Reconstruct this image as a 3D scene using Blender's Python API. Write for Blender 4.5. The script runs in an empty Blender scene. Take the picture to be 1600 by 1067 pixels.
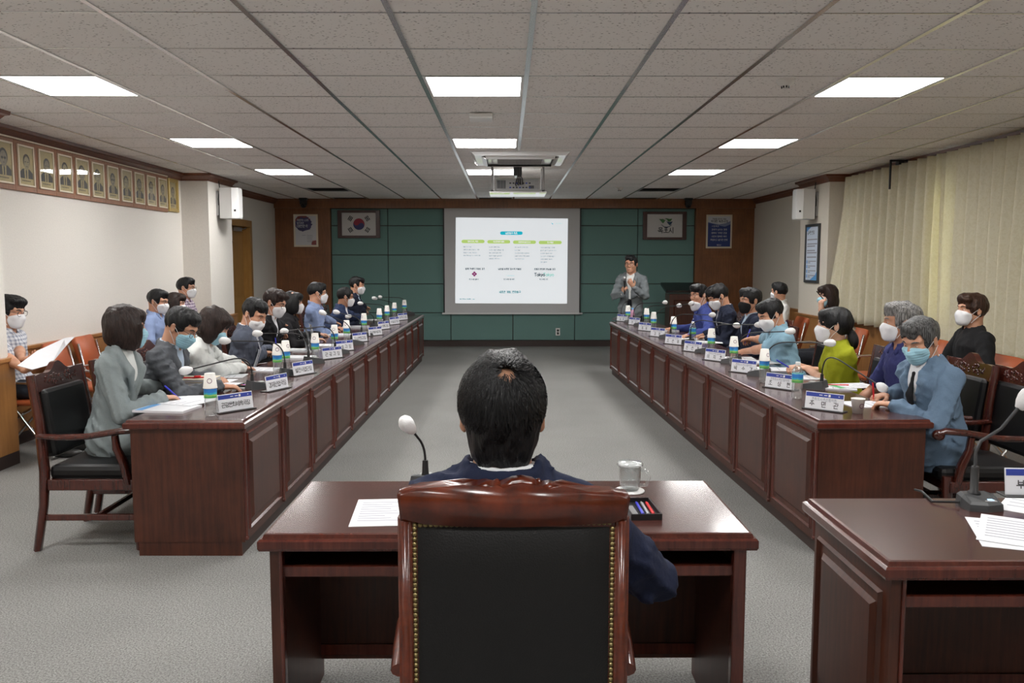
import bpy, bmesh, math, random
import numpy as np
from mathutils import Vector, Matrix, Euler

sc = bpy.context.scene
COL = sc.collection
PI = math.pi
R = math.radians

# ------------------------------------------------------------------ camera
CAMZ = 1.56
FPX = 1309.6
PITCH, YAW = .0951, .0061
cam_d = bpy.data.cameras.new('camera'); cam = bpy.data.objects.new('camera', cam_d); COL.objects.link(cam)
cam.location = (0, 0, CAMZ); cam.rotation_euler = (PI/2 - PITCH, 0, -YAW)
cam_d.sensor_width = 36; cam_d.lens = FPX/1600*36; cam_d.clip_start = .05; cam_d.clip_end = 200
sc.camera = cam
# ------------------------------------------------------------------ world, exposure
LAMP = 32.0          # radiance of the ceiling panels
w = bpy.data.worlds.new('world'); sc.world = w; w.use_nodes = True
bg = w.node_tree.nodes['Background']; bg.inputs[0].default_value = (.80, .90, 1.0, 1); bg.inputs[1].default_value = 5.0
sc.view_settings.view_transform = 'Standard'; sc.view_settings.look = 'None'
sc.view_settings.exposure = 0.0; sc.view_settings.gamma = 1.0; sc.view_settings.use_curve_mapping = False
sc.cycles.max_bounces = 8; sc.cycles.diffuse_bounces = 6; sc.cycles.glossy_bounces = 3
sc.cycles.transmission_bounces = 8; sc.cycles.transparent_max_bounces = 8
sc.cycles.caustics_reflective = False; sc.cycles.caustics_refractive = False
sc.cycles.sample_clamp_indirect = 6

# measured places (metres; camera stands at x = y = 0)
ZC = 2.685                     # ceiling
XL, XR, YF, YB = -4.2, 4.5, 15.45, -2.2
TILE = .65
GX = lambda c: (c - .8141)*TILE
GY = lambda r: (r + 6.0509)*TILE
ZT = .735                      # long tables' tops
ZD = .74                       # desks' tops

# ------------------------------------------------------------------ pixel -> room helpers (measurement only)
def _ray(u, v):
    a = (u-800)/FPX; b = -(v-533.5)/FPX
    cp, sp = math.cos(PITCH), math.sin(PITCH)
    y = cp + b*sp; z = -sp + b*cp
    cy, sy = math.cos(YAW), math.sin(YAW)
    return Vector((a*cy + y*sy, -a*sy + y*cy, z))
def onz(u, v, z):
    d = _ray(u, v); return d*((z-CAMZ)/d.z) + Vector((0, 0, CAMZ))
def onx(u, v, x):
    d = _ray(u, v); return d*(x/d.x) + Vector((0, 0, CAMZ))
def ony(u, v, y):
    d = _ray(u, v); return d*(y/d.y) + Vector((0, 0, CAMZ))

# ------------------------------------------------------------------ materials
def _new(name):
    m = bpy.data.materials.new(name); m.use_nodes = True
    nt = m.node_tree; b = nt.nodes['Principled BSDF']
    return m, nt, b
def N(nt, t, **kw):
    n = nt.nodes.new(t)
    for k, v in kw.items():
        if k in n.inputs: n.inputs[k].default_value = v
        else: setattr(n, k, v)
    return n
def ramp(nt, fac, stops):
    r = nt.nodes.new('ShaderNodeValToRGB'); nt.links.new(fac, r.inputs[0])
    e = r.color_ramp.elements
    while len(e) < len(stops): e.new(.5)
    for el, (p, c) in zip(e, stops): el.position = p; el.color = (*c, 1)
    return r.outputs[0]
def coords(nt, scale=(1, 1, 1), rot=(0, 0, 0), kind='Object'):
    tc = nt.nodes.new('ShaderNodeTexCoord'); mp = nt.nodes.new('ShaderNodeMapping')
    nt.links.new(tc.outputs[kind], mp.inputs[0]); mp.inputs['Scale'].default_value = scale; mp.inputs['Rotation'].default_value = rot
    return mp.outputs[0]
def bump(nt, b, h, strength=.3, dist=.01):
    n = nt.nodes.new('ShaderNodeBump'); n.inputs['Strength'].default_value = strength; n.inputs['Distance'].default_value = dist
    nt.links.new(h, n.inputs['Height']); nt.links.new(n.outputs[0], b.inputs['Normal'])
def plain(name, col, rough=.5, metal=0, spec=.5, coat=0, vary=0, vscale=20, bumps=0, bscale=200):
    m, nt, b = _new(name)
    b.inputs['Base Color'].default_value = (*col, 1); b.inputs['Roughness'].default_value = rough
    b.inputs['Metallic'].default_value = metal; b.inputs['Specular IOR Level'].default_value = spec
    b.inputs['Coat Weight'].default_value = coat
    if vary:
        n = N(nt, 'ShaderNodeTexNoise', Scale=vscale, Detail=4.0); nt.links.new(coords(nt), n.inputs[0])
        c = ramp(nt, n.outputs[0], [(.3, tuple(x*(1-vary) for x in col)), (.7, tuple(min(1, x*(1+vary)) for x in col))])
        nt.links.new(c, b.inputs['Base Color'])
    if bumps:
        n = N(nt, 'ShaderNodeTexNoise', Scale=bscale, Detail=2.0); nt.links.new(coords(nt), n.inputs[0]); bump(nt, b, n.outputs[0], bumps, .004)
    return m
def wood(name, dark, light, rough=.3, coat=.3, scale=(1, 1, 1), rot=(0, 0, 0), wear=0, grain=1.0):
    m, nt, b = _new(name)
    v = coords(nt, scale, rot)
    n1 = N(nt, 'ShaderNodeTexNoise', Scale=3.2*grain, Detail=6.0, Roughness=.6); nt.links.new(v, n1.inputs[0])
    mp = N(nt, 'ShaderNodeMapping'); mp.inputs['Scale'].default_value = (14, 14, .9); nt.links.new(v, mp.inputs[0])
    n2 = N(nt, 'ShaderNodeTexNoise', Scale=4.0*grain, Detail=5.0, Roughness=.65); nt.links.new(mp.outputs[0], n2.inputs[0])
    mx = N(nt, 'ShaderNodeMix'); mx.inputs[0].default_value = .55
    nt.links.new(n1.outputs[0], mx.inputs[2]); nt.links.new(n2.outputs[0], mx.inputs[3])
    c = ramp(nt, mx.outputs[0], [(.34, dark), (.64, light)])
    if wear:
        n3 = N(nt, 'ShaderNodeTexNoise', Scale=7.0, Detail=7.0, Roughness=.7); nt.links.new(coords(nt, (1, 1, 1)), n3.inputs[0])
        rr = ramp(nt, n3.outputs[0], [(.45, (rough*.75,)*3), (.68, (min(1, rough+wear),)*3)])
        nt.links.new(rr, b.inputs['Roughness'])
    else: b.inputs['Roughness'].default_value = rough
    nt.links.new(c, b.inputs['Base Color']); b.inputs['Coat Weight'].default_value = coat; b.inputs['Coat Roughness'].default_value = .12
    return m
def emis(name, col, s):
    m, nt, b = _new(name); b.inputs['Base Color'].default_value = (*col, 1)
    b.inputs['Emission Color'].default_value = (*col, 1); b.inputs['Emission Strength'].default_value = s; b.inputs['Roughness'].default_value = .6
    return m
def glass(name, col=(1, 1, 1), rough=.02, ior=1.45):
    m, nt, b = _new(name); b.inputs['Base Color'].default_value = (*col, 1); b.inputs['Roughness'].default_value = rough
    b.inputs['Transmission Weight'].default_value = 1.0; b.inputs['IOR'].default_value = ior
    return m
def fabric(name, col, rough=.85, vary=.12, weave=500, bumps=.25, sheen=.0, col2=None, check=None):
    m, nt, b = _new(name)
    v = coords(nt)
    n = N(nt, 'ShaderNodeTexNoise', Scale=float(weave), Detail=2.0); nt.links.new(v, n.inputs[0])
    lo = tuple(x*(1-vary) for x in col); hi = tuple(min(1, x*(1+vary)) for x in col)
    c = ramp(nt, n.outputs[0], [(.3, lo), (.7, hi)])
    if check:
        # woven check: bands along the cloth's own two directions
        sx, kind = check
        sep = N(nt, 'ShaderNodeSeparateXYZ'); nt.links.new(v, sep.inputs[0])
        fs = []
        for ax in ((0, 2) if kind != 'stripe' else (0,)):
            a = N(nt, 'ShaderNodeMath', operation='MULTIPLY'); nt.links.new(sep.outputs[ax], a.inputs[0]); a.inputs[1].default_value = sx
            s = N(nt, 'ShaderNodeMath', operation='SINE'); nt.links.new(a.outputs[0], s.inputs[0])
            g = N(nt, 'ShaderNodeMath', operation='GREATER_THAN'); nt.links.new(s.outputs[0], g.inputs[0]); g.inputs[1].default_value = .15
            fs.append(g.outputs[0])
        if len(fs) == 2:
            ad = N(nt, 'ShaderNodeMath', operation='ADD'); nt.links.new(fs[0], ad.inputs[0]); nt.links.new(fs[1], ad.inputs[1])
            hf = N(nt, 'ShaderNodeMath', operation='MULTIPLY'); nt.links.new(ad.outputs[0], hf.inputs[0]); hf.inputs[1].default_value = .5; fs = [hf.outputs[0]]
        mx = N(nt, 'ShaderNodeMix', data_type='RGBA'); nt.links.new(fs[0], mx.inputs[0]); nt.links.new(c, mx.inputs[6]); mx.inputs[7].default_value = (*col2, 1)
        c = mx.outputs[2]
    nt.links.new(c, b.inputs['Base Color']); b.inputs['Roughness'].default_value = rough
    b.inputs['Specular IOR Level'].default_value = .25; b.inputs['Sheen Weight'].default_value = sheen
    if bumps:
        n2 = N(nt, 'ShaderNodeTexNoise', Scale=38.0, Detail=3.0); nt.links.new(v, n2.inputs[0]); bump(nt, b, n2.outputs[0], bumps*1.8, .008)
    return m

def ceiling_tile_material():
    m, nt, b = _new('mineral_tile')
    tc = nt.nodes.new('ShaderNodeTexCoord'); oi = nt.nodes.new('ShaderNodeObjectInfo')
    ad = N(nt, 'ShaderNodeVectorMath', operation='ADD'); nt.links.new(tc.outputs['Object'], ad.inputs[0])
    ml = N(nt, 'ShaderNodeMath', operation='MULTIPLY'); nt.links.new(oi.outputs['Random'], ml.inputs[0]); ml.inputs[1].default_value = 37.0
    nt.links.new(ml.outputs[0], ad.inputs[1])
    # wandering little fissures and pin holes
    wn = N(nt, 'ShaderNodeTexNoise', Scale=9.0, Detail=1.0); nt.links.new(ad.outputs[0], wn.inputs[0])
    am = N(nt, 'ShaderNodeMix', data_type='VECTOR'); am.inputs[0].default_value = .06
    nt.links.new(ad.outputs[0], am.inputs[4]); nt.links.new(wn.outputs['Color'], am.inputs[5])
    mp = N(nt, 'ShaderNodeMapping'); mp.inputs['Scale'].default_value = (38, 95, 20); mp.inputs['Rotation'].default_value = (0, 0, .5); nt.links.new(am.outputs[1], mp.inputs[0])
    vo = N(nt, 'ShaderNodeTexVoronoi', Scale=1.0); nt.links.new(mp.outputs[0], vo.inputs[0])
    gate = N(nt, 'ShaderNodeTexNoise', Scale=55.0, Detail=0.0); nt.links.new(ad.outputs[0], gate.inputs[0])
    f1 = ramp(nt, vo.outputs[0], [(.17, (1,)*3), (.27, (0,)*3)])
    f2 = ramp(nt, gate.outputs[0], [(.47, (0,)*3), (.53, (1,)*3)])
    mm = N(nt, 'ShaderNodeMath', operation='MULTIPLY'); nt.links.new(f1, mm.inputs[0]); nt.links.new(f2, mm.inputs[1])
    c = ramp(nt, mm.outputs[0], [(0.0, (.88, .86, .84)), (.9, (.15, .135, .125))])
    nt.links.new(c, b.inputs['Base Color']); b.inputs['Roughness'].default_value = .95; b.inputs['Specular IOR Level'].default_value = .1
    return m
def carpet_material():
    m, nt, b = _new('grey_carpet')
    v = coords(nt)
    n = N(nt, 'ShaderNodeTexNoise', Scale=130.0, Detail=4.0, Roughness=.8); nt.links.new(v, n.inputs[0])
    n2 = N(nt, 'ShaderNodeTexNoise', Scale=1.1, Detail=5.0, Roughness=.6); nt.links.new(v, n2.inputs[0])
    c1 = ramp(nt, n.outputs[0], [(.34, (.095, .094, .091)), (.66, (.42, .416, .403))])
    c2 = ramp(nt, n2.outputs[0], [(.3, (.90, .90, .90)), (.7, (1.05, 1.05, 1.04))])
    mx = N(nt, 'ShaderNodeMix', data_type='RGBA', blend_type='MULTIPLY'); mx.inputs[0].default_value = 1
    nt.links.new(c1, mx.inputs[6]); nt.links.new(c2, mx.inputs[7]); nt.links.new(mx.outputs[2], b.inputs['Base Color'])
    b.inputs['Roughness'].default_value = .95; b.inputs['Specular IOR Level'].default_value = .15
    bump(nt, b, n.outputs[0], .5, .006)
    return m
def wallpaper_material(name, col):
    m, nt, b = _new(name)
    v = coords(nt)
    n = N(nt, 'ShaderNodeTexNoise', Scale=70.0, Detail=4.0); nt.links.new(v, n.inputs[0])
    c = ramp(nt, n.outputs[0], [(.3, tuple(x*.94 for x in col)), (.7, col)])
    nt.links.new(c, b.inputs['Base Color']); b.inputs['Roughness'].default_value = .8; b.inputs['Specular IOR Level'].default_value = .2
    bump(nt, b, n.outputs[0], .25, .004)
    return m
def curtain_material():
    m, nt, b = _new('curtain_cloth')
    v = coords(nt)
    n = N(nt, 'ShaderNodeTexNoise', Scale=26.0, Detail=3.0, Distortion=1.5); nt.links.new(v, n.inputs[0])
    c = ramp(nt, n.outputs[0], [(.42, (.80, .76, .60)), (.52, (.87, .84, .70))])
    nt.links.new(c, b.inputs['Base Color']); b.inputs['Roughness'].default_value = .7; b.inputs['Specular IOR Level'].default_value = .3
    out = nt.nodes['Material Output']; tr = nt.nodes.new('ShaderNodeBsdfTranslucent'); tr.inputs[0].default_value = (.82, .74, .42, 1)
    ms = nt.nodes.new('ShaderNodeMixShader'); ms.inputs[0].default_value = .38
    nt.links.new(b.outputs[0], ms.inputs[1]); nt.links.new(tr.outputs[0], ms.inputs[2]); nt.links.new(ms.outputs[0], out.inputs[0])
    return m
def leather(name, col):
    m, nt, b = _new(name)
    v = coords(nt); n = N(nt, 'ShaderNodeTexVoronoi', Scale=260.0); nt.links.new(v, n.inputs[0])
    b.inputs['Base Color'].default_value = (*col, 1); b.inputs['Roughness'].default_value = .42; b.inputs['Specular IOR Level'].default_value = .35
    bump(nt, b, n.outputs[0], .25, .002)
    return m
def skin_material(name, col):
    m, nt, b = _new(name)
    v = coords(nt); n = N(nt, 'ShaderNodeTexNoise', Scale=28.0, Detail=4.0); nt.links.new(v, n.inputs[0])
    c = ramp(nt, n.outputs[0], [(.3, (col[0]*.9, col[1]*.82, col[2]*.78)), (.7, col)])
    nt.links.new(c, b.inputs['Base Color']); b.inputs['Roughness'].default_value = .5
    b.inputs['Subsurface Weight'].default_value = .12; b.inputs['Subsurface Radius'].default_value = (.01, .004, .002)
    return m
def hair_material(name, col, hi, rough=.42):
    m, nt, b = _new(name)
    v = coords(nt, (70, 70, 9)); n = N(nt, 'ShaderNodeTexNoise', Scale=2.2, Detail=4.0, Distortion=.6); nt.links.new(v, n.inputs[0])
    c = ramp(nt, n.outputs[0], [(.36, col), (.68, hi)])
    nt.links.new(c, b.inputs['Base Color']); b.inputs['Roughness'].default_value = rough; b.inputs['Specular IOR Level'].default_value = .28
    bump(nt, b, n.outputs[0], .7, .006)
    return m

M = {}
M['tile'] = ceiling_tile_material()
M['bar'] = plain('grid_bar_metal', (.78, .80, .80), .24, 1.0)
M['carpet'] = carpet_material()
M['wallpaper'] = wallpaper_material('wallpaper', (.80, .765, .71))
M['wallpaper_r'] = wallpaper_material('wallpaper_beige', (.74, .69, .60))
M['cornice'] = wood('cornice_wood', (.10, .028, .012), (.19, .062, .028), .35, .3, (1, .3, 1))
M['panelwood'] = wood('panel_wood', (.15, .052, .016), (.27, .105, .034), .4, .2)
M['rail'] = wood('portrait_panel_wood', (.21, .088, .042), (.33, .15, .078), .45, .15, (2.5, 2.5, 2.5))
M['lightwood'] = wood('wainscot_wood', (.27, .115, .032), (.40, .185, .058), .4, .2)
M['doorwood'] = wood('door_wood', (.34, .17, .040), (.46, .25, .07), .4, .2)
M['mahog'] = wood('mahogany', (.030, .0082, .0042), (.088, .0245, .0115), .42, .10)
M['mahog_top'] = wood('mahogany_top', (.036, .012, .010), (.080, .027, .021), .25, .4, (.5, 3, 3))
M['mahog_red'] = wood('red_mahogany', (.034, .0055, .003), (.165, .028, .008), .28, .55, (6, 1, .6), (0, PI/2, 0))
M['mahog_lip'] = wood('mahogany_lip', (.040, .0075, .005), (.118, .024, .0135), .26, .5)
M['green'] = fabric('green_wall_cloth', (.165, .290, .270), .95, .14, 380, .1)
M['base'] = plain('dark_skirting', (.042, .026, .022), .5)
M['white'] = plain('white_plastic', (.80, .80, .79), .4)
M['offwhite'] = plain('offwhite_plastic', (.66, .65, .62), .45)
M['greyplastic'] = plain('grey_plastic', (.34, .34, .34), .45)
M['acwhite'] = plain('gloss_white_plastic', (.86, .87, .87), .22, 0, .6, .4)
M['black'] = plain('black_plastic', (.012, .012, .013), .42)
M['blackgloss'] = plain('black_gloss', (.010, .010, .011), .18)
M['darkgrey'] = plain('dark_grey_plastic', (.045, .047, .05), .45)
M['chrome'] = plain('chrome', (.72, .72, .72), .18, 1.0)
M['steel'] = plain('brushed_steel', (.42, .42, .43), .4, .8)
M['brass'] = plain('aged_brass', (.30, .24, .11), .35, .9)
M['lamp'] = emis('led_diffuser', (1.0, .985, .965), LAMP)
M['leather'] = leather('black_leather', (.007, .007, .0075))
M['orange'] = leather('orange_vinyl', (.40, .095, .032))
M['paper'] = plain('paper', (.72, .73, .76), .7, vary=.02)
M['paper_grey'] = plain('paper_edges', (.55, .56, .60), .8)
M['print'] = plain('printed_grey', (.34, .35, .40), .8)
M['print_dark'] = plain('printed_black', (.03, .03, .035), .7)
M['blue'] = plain('printed_navy_blue', (.025, .05, .32), .5)
M['bluepen'] = plain('blue_plastic', (.03, .035, .48), .3)
M['redpen'] = plain('red_plastic', (.62, .015, .02), .3)
M['green_print'] = plain('printed_green', (.07, .36, .12), .6)
M['curtain'] = curtain_material()
M['gold'] = plain('gilt_frame', (.56, .42, .16), .35, .6)
M['ivory'] = plain('ivory_mount', (.74, .66, .52), .5)
M['sepia'] = plain('old_photo_paper', (.46, .38, .19), .55, vary=.12, vscale=9)
def thin_clear(name, milk=.06, gloss=.75):
    m, nt, b = _new(name); out = nt.nodes['Material Output']
    g = nt.nodes.new('ShaderNodeBsdfGlossy'); g.inputs['Roughness'].default_value = .04
    t = nt.nodes.new('ShaderNodeBsdfTransparent'); t.inputs[0].default_value = (.95, .97, .97, 1)
    d = nt.nodes.new('ShaderNodeBsdfDiffuse'); d.inputs[0].default_value = (.85, .88, .88, 1)
    f = nt.nodes.new('ShaderNodeLayerWeight'); f.inputs[0].default_value = .5
    pw_ = N(nt, 'ShaderNodeMath', operation='POWER'); nt.links.new(f.outputs['Facing'], pw_.inputs[0]); pw_.inputs[1].default_value = 2.2
    ml = N(nt, 'ShaderNodeMath', operation='MULTIPLY_ADD'); nt.links.new(pw_.outputs[0], ml.inputs[0]); ml.inputs[1].default_value = gloss; ml.inputs[2].default_value = .06
    m1 = nt.nodes.new('ShaderNodeMixShader'); m1.inputs[0].default_value = milk; nt.links.new(t.outputs[0], m1.inputs[1]); nt.links.new(d.outputs[0], m1.inputs[2])
    m2 = nt.nodes.new('ShaderNodeMixShader'); nt.links.new(ml.outputs[0], m2.inputs[0]); nt.links.new(m1.outputs[0], m2.inputs[1]); nt.links.new(g.outputs[0], m2.inputs[2])
    nt.links.new(m2.outputs[0], out.inputs[0]); return m
M['clear'] = thin_clear('clear_glass', .02); M['crystal'] = thin_clear('crystal', .16, .9)
M['pet'] = thin_clear('clear_bottle_plastic', .13, .95)
M['foam'] = plain('white_foam_cover', (.78, .78, .78), .9, bumps=.5, bscale=260)
M['acrylic'] = plain('white_card', (.80, .81, .85), .35)

# ------------------------------------------------------------------ mesh builder
class MB:
    def __init__(s): s.v = []; s.f = []; s.m = []; s.sm = []
    def add(s, vs, fs, mi=0, smooth=False, mat=None):
        o = len(s.v)
        s.v += [tuple(mat @ Vector(p)) for p in vs] if mat is not None else [tuple(p) for p in vs]
        s.f += [tuple(i+o for i in f) for f in fs]; s.m += [mi]*len(fs); s.sm += [smooth]*len(fs)
        return s
    def box(s, x0, x1, y0, y1, z0, z1, mi=0, b=0, mat=None):
        if b:
            bm = bmesh.new(); bmesh.ops.create_cube(bm, size=1)
            for q in bm.verts: q.co = ((x0+x1)/2 + q.co.x*(x1-x0), (y0+y1)/2 + q.co.y*(y1-y0), (z0+z1)/2 + q.co.z*(z1-z0))
            bmesh.ops.bevel(bm, geom=bm.edges[:], offset=b, segments=2, profile=.5, affect='EDGES')
            bm.verts.index_update()
            s.add([q.co[:] for q in bm.verts], [[q.index for q in f.verts] for f in bm.faces], mi, False, mat); bm.free()
            return s
        v = [(x, y, z) for z in (z0, z1) for y in (y0, y1) for x in (x0, x1)]
        return s.add(v, [(0, 2, 3, 1), (4, 5, 7, 6), (0, 1, 5, 4), (2, 6, 7, 3), (0, 4, 6, 2), (1, 3, 7, 5)], mi, False, mat)
    def prism(s, pts, h0, h1, axis='z', mi=0, mat=None, smooth=False):
        n = len(pts)
        mk = {'z': lambda a, b, h: (a, b, h), 'y': lambda a, b, h: (a, h, b), 'x': lambda a, b, h: (h, a, b)}[axis]
        v = [mk(a, b, h0) for a, b in pts] + [mk(a, b, h1) for a, b in pts]
        ar = sum(pts[i][0]*pts[(i+1) % n][1] - pts[(i+1) % n][0]*pts[i][1] for i in range(n))
        flip = (ar > 0) == (axis == 'y')
        f = [tuple(range(n-1, -1, -1)), tuple(range(n, 2*n))] + [(i, (i+1) % n, n+(i+1) % n, n+i) for i in range(n)]
        if (h1 < h0) != flip: f = [tuple(reversed(q)) for q in f]
        return s.add(v, f, mi, smooth, mat)
    def tube(s, pts, r, n=8, mi=0, caps=True, mat=None, flat=None):
        pts = [Vector(p) for p in pts]; rs = r if isinstance(r, (list, tuple)) else [r]*len(pts)
        vs = []; up = None
        for i, p in enumerate(pts):
            t = (pts[min(i+1, len(pts)-1)] - pts[max(i-1, 0)]).normalized()
            if up is None:
                up = Vector((0, 0, 1)) if abs(t.z) < .9 else Vector((0, 1, 0))
            a = t.cross(up).normalized(); up = a.cross(t).normalized()
            fl = flat or 1
            for k in range(n):
                th = 2*PI*k/n; vs.append(p + a*math.cos(th)*rs[i] + up*math.sin(th)*rs[i]*fl)
        fs = [(i*n+k, (i+1)*n+k, (i+1)*n+(k+1) % n, i*n+(k+1) % n) for i in range(len(pts)-1) for k in range(n)]
        fs = [tuple(reversed(f)) for f in fs]
        s.add(vs, fs, mi, True, mat)
        if caps:
            L = (len(pts)-1)*n
            s.add(vs[:n], [tuple(range(n))], mi, False, mat); s.add(vs[L:], [tuple(range(n-1, -1, -1))], mi, False, mat)
        return s
    def lathe(s, prof, n=20, mi=0, c=(0, 0, 0), mat=None, smooth=True, ribs=None):
        vs = []
        for i, (r, z) in enumerate(prof):
            for k in range(n):
                th = 2*PI*k/n; rr = r*(1 + (ribs(th, z) if ribs else 0)); vs.append((c[0]+rr*math.cos(th), c[1]+rr*math.sin(th), c[2]+z))
        fs = [(i*n+k, i*n+(k+1) % n, (i+1)*n+(k+1) % n, (i+1)*n+k) for i in range(len(prof)-1) for k in range(n)]
        return s.add(vs, fs, mi, smooth, mat)
    def ball(s, c, r, mi=0, nu=12, nv=8, mat=None):
        rx, ry, rz = r if isinstance(r, (tuple, list)) else (r, r, r)
        vs = [(c[0]+rx*math.sin(PI*j/nv)*math.cos(2*PI*i/nu), c[1]+ry*math.sin(PI*j/nv)*math.sin(2*PI*i/nu), c[2]-rz*math.cos(PI*j/nv)) for j in range(nv+1) for i in range(nu)]
        fs = [(j*nu+i, j*nu+(i+1) % nu, (j+1)*nu+(i+1) % nu, (j+1)*nu+i) for j in range(nv) for i in range(nu)]
        return s.add(vs, fs, mi, True, mat)
    def quad(s, a, b, c, d, mi=0): return s.add([a, b, c, d], [(0, 1, 2, 3)], mi)
    def mesh(s, name, mats):
        me = bpy.data.meshes.new(name); me.from_pydata(s.v, [], s.f)
        mats = mats if isinstance(mats, (list, tuple)) else [mats]
        for m in mats: me.materials.append(M[m] if isinstance(m, str) else m)
        me.polygons.foreach_set('material_index', s.m); me.polygons.foreach_set('use_smooth', s.sm); me.update()
        return me
    def build(s, name, mats, parent=None, loc=None, rz=None):
        return link(name, s.mesh(name, mats), parent, loc, rz)
def link(name, me, parent=None, loc=None, rz=None):
    o = bpy.data.objects.new(name, me); COL.objects.link(o)
    if parent is not None: o.parent = parent
    if loc is not None: o.location = loc
    if rz is not None: o.rotation_euler = (0, 0, rz) if not isinstance(rz, (tuple, list)) else rz
    return o
def empty(name, loc=(0, 0, 0), rz=0): return link(name, None, None, loc, rz)
def tag(o, label=None, cat=None, group=None, kind=None):
    if label: o['label'] = label
    if cat: o['category'] = cat
    if group: o['group'] = group
    if kind: o['kind'] = kind
    return o
def struct(o): o['kind'] = 'structure'; return o
def dup(o, parent=None):
    c = o.copy(); COL.objects.link(c); c.parent = parent
    for ch in o.children: dup(ch, c)
    return c
# lettering: every syllable is composed of its letters, each letter a few straight strokes in a unit box
RND = [(.5+.5*math.cos(2*PI*k/12), .5+.5*math.sin(2*PI*k/12)) for k in range(13)]
def _sub(pl, x0, x1, y0, y1): return [[(x0+(x1-x0)*x, y0+(y1-y0)*y) for x, y in p] for p in pl]
GIYEOK = [[(0, 1), (1, 1), (.9, 0)]]; NIEUN = [[(0, 1), (0, 0), (1, 0)]]; DIGEUT = [[(1, 1), (0, 1), (0, 0), (1, 0)]]
RIEUL = [[(0, 1), (1, 1), (1, .5), (0, .5), (0, 0), (1, 0)]]; MIEUM = [[(0, 0), (1, 0), (1, 1), (0, 1), (0, 0)]]
BIEUP = [[(0, 1), (0, 0), (1, 0), (1, 1)], [(0, .5), (1, .5)]]; SIOT = [[(.5, 1), (.4, .6), (0, 0)], [(.45, .6), (1, 0)]]
IEUNG = [RND]; JIEUT = [[(0, 1), (1, 1)], [(.52, 1), (.42, .5), (0, 0)], [(.47, .5), (1, 0)]]
CHIEUT = [[(.35, 1.05), (.65, 1.05)]] + _sub(JIEUT, 0, 1, 0, .78); KIEUK = GIYEOK + [[(0, .5), (.95, .5)]]
TIEUT = DIGEUT + [[(0, .5), (1, .5)]]; PIEUP = [[(0, 1), (1, 1)], [(0, 0), (1, 0)], [(.3, 1), (.3, 0)], [(.7, 1), (.7, 0)]]
HIEUT = [[(.35, 1.05), (.65, 1.05)], [(0, .78), (1, .78)]] + _sub([RND], .15, .85, 0, .58)
def _pair(a, b): return _sub(a, 0, .42, 0, 1) + _sub(b, .58, 1, 0, 1)
LEADS = [GIYEOK, _pair(GIYEOK, GIYEOK), NIEUN, DIGEUT, _pair(DIGEUT, DIGEUT), RIEUL, MIEUM, BIEUP, _pair(BIEUP, BIEUP), SIOT, _pair(SIOT, SIOT), IEUNG, JIEUT, _pair(JIEUT, JIEUT), CHIEUT, KIEUK, TIEUT, PIEUP, HIEUT]
TAILS = [None, GIYEOK, _pair(GIYEOK, GIYEOK), _pair(GIYEOK, SIOT), NIEUN, _pair(NIEUN, JIEUT), _pair(NIEUN, HIEUT), DIGEUT, RIEUL, _pair(RIEUL, GIYEOK), _pair(RIEUL, MIEUM), _pair(RIEUL, BIEUP), _pair(RIEUL, SIOT), _pair(RIEUL, TIEUT), _pair(RIEUL, PIEUP), _pair(RIEUL, HIEUT), MIEUM, BIEUP, _pair(BIEUP, SIOT), SIOT, _pair(SIOT, SIOT), IEUNG, JIEUT, CHIEUT, KIEUK, TIEUT, PIEUP, HIEUT]
# vowels: upright strokes (kind V), lying strokes (kind H) or both; ticks as (place, side)
VOW = [('V', 1, [.5], 1), ('V', 2, [.5], 0), ('V', 1, [.62, .38], 1), ('V', 2, [.62, .38], 0), ('V', 1, [.5], -1), ('V', 2, [.5], -1), ('V', 1, [.62, .38], -1), ('V', 2, [.62, .38], -1),
       ('H', [.5], 1), ('B', [.5], 1, 1, [.5], 1), ('B', [.5], 1, 2, [.5], 0), ('B', [.5], 1, 1, [], 0), ('H', [.34, .66], 1), ('H', [.5], -1), ('B', [.5], -1, 1, [.42], -1), ('B', [.5], -1, 2, [.42], -1), ('B', [.5], -1, 1, [], 0), ('H', [.34, .66], -1), ('H', [], 0), ('B', [], 0, 1, [], 0), ('V', 1, [], 0)]
def _upright(n, ticks, side, x0, x1, y0, y1):
    out = []; xs_ = [(x0+x1)/2] if n == 1 else [x0+(x1-x0)*.3, x1-(x1-x0)*.06]
    for x in xs_: out.append([(x, y0), (x, y1)])
    for t in ticks:
        y = y0+(y1-y0)*t
        if side > 0: out.append([(xs_[0], y), (x1+.02, y)])
        elif side < 0: out.append([(x0-.10 if n == 1 else x0-.04, y), (xs_[0], y)])
        else: out.append([(xs_[0], y), (xs_[-1], y)])
    return out
def _lying(ticks, side, x0, x1, y0, y1):
    yb = y0 if side > 0 else y1 if side < 0 else (y0+y1)/2; out = [[(x0, yb), (x1, yb)]]
    for t in ticks: x = x0+(x1-x0)*t; out.append([(x, yb), (x, y1 if side > 0 else y0)])
    return out
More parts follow.
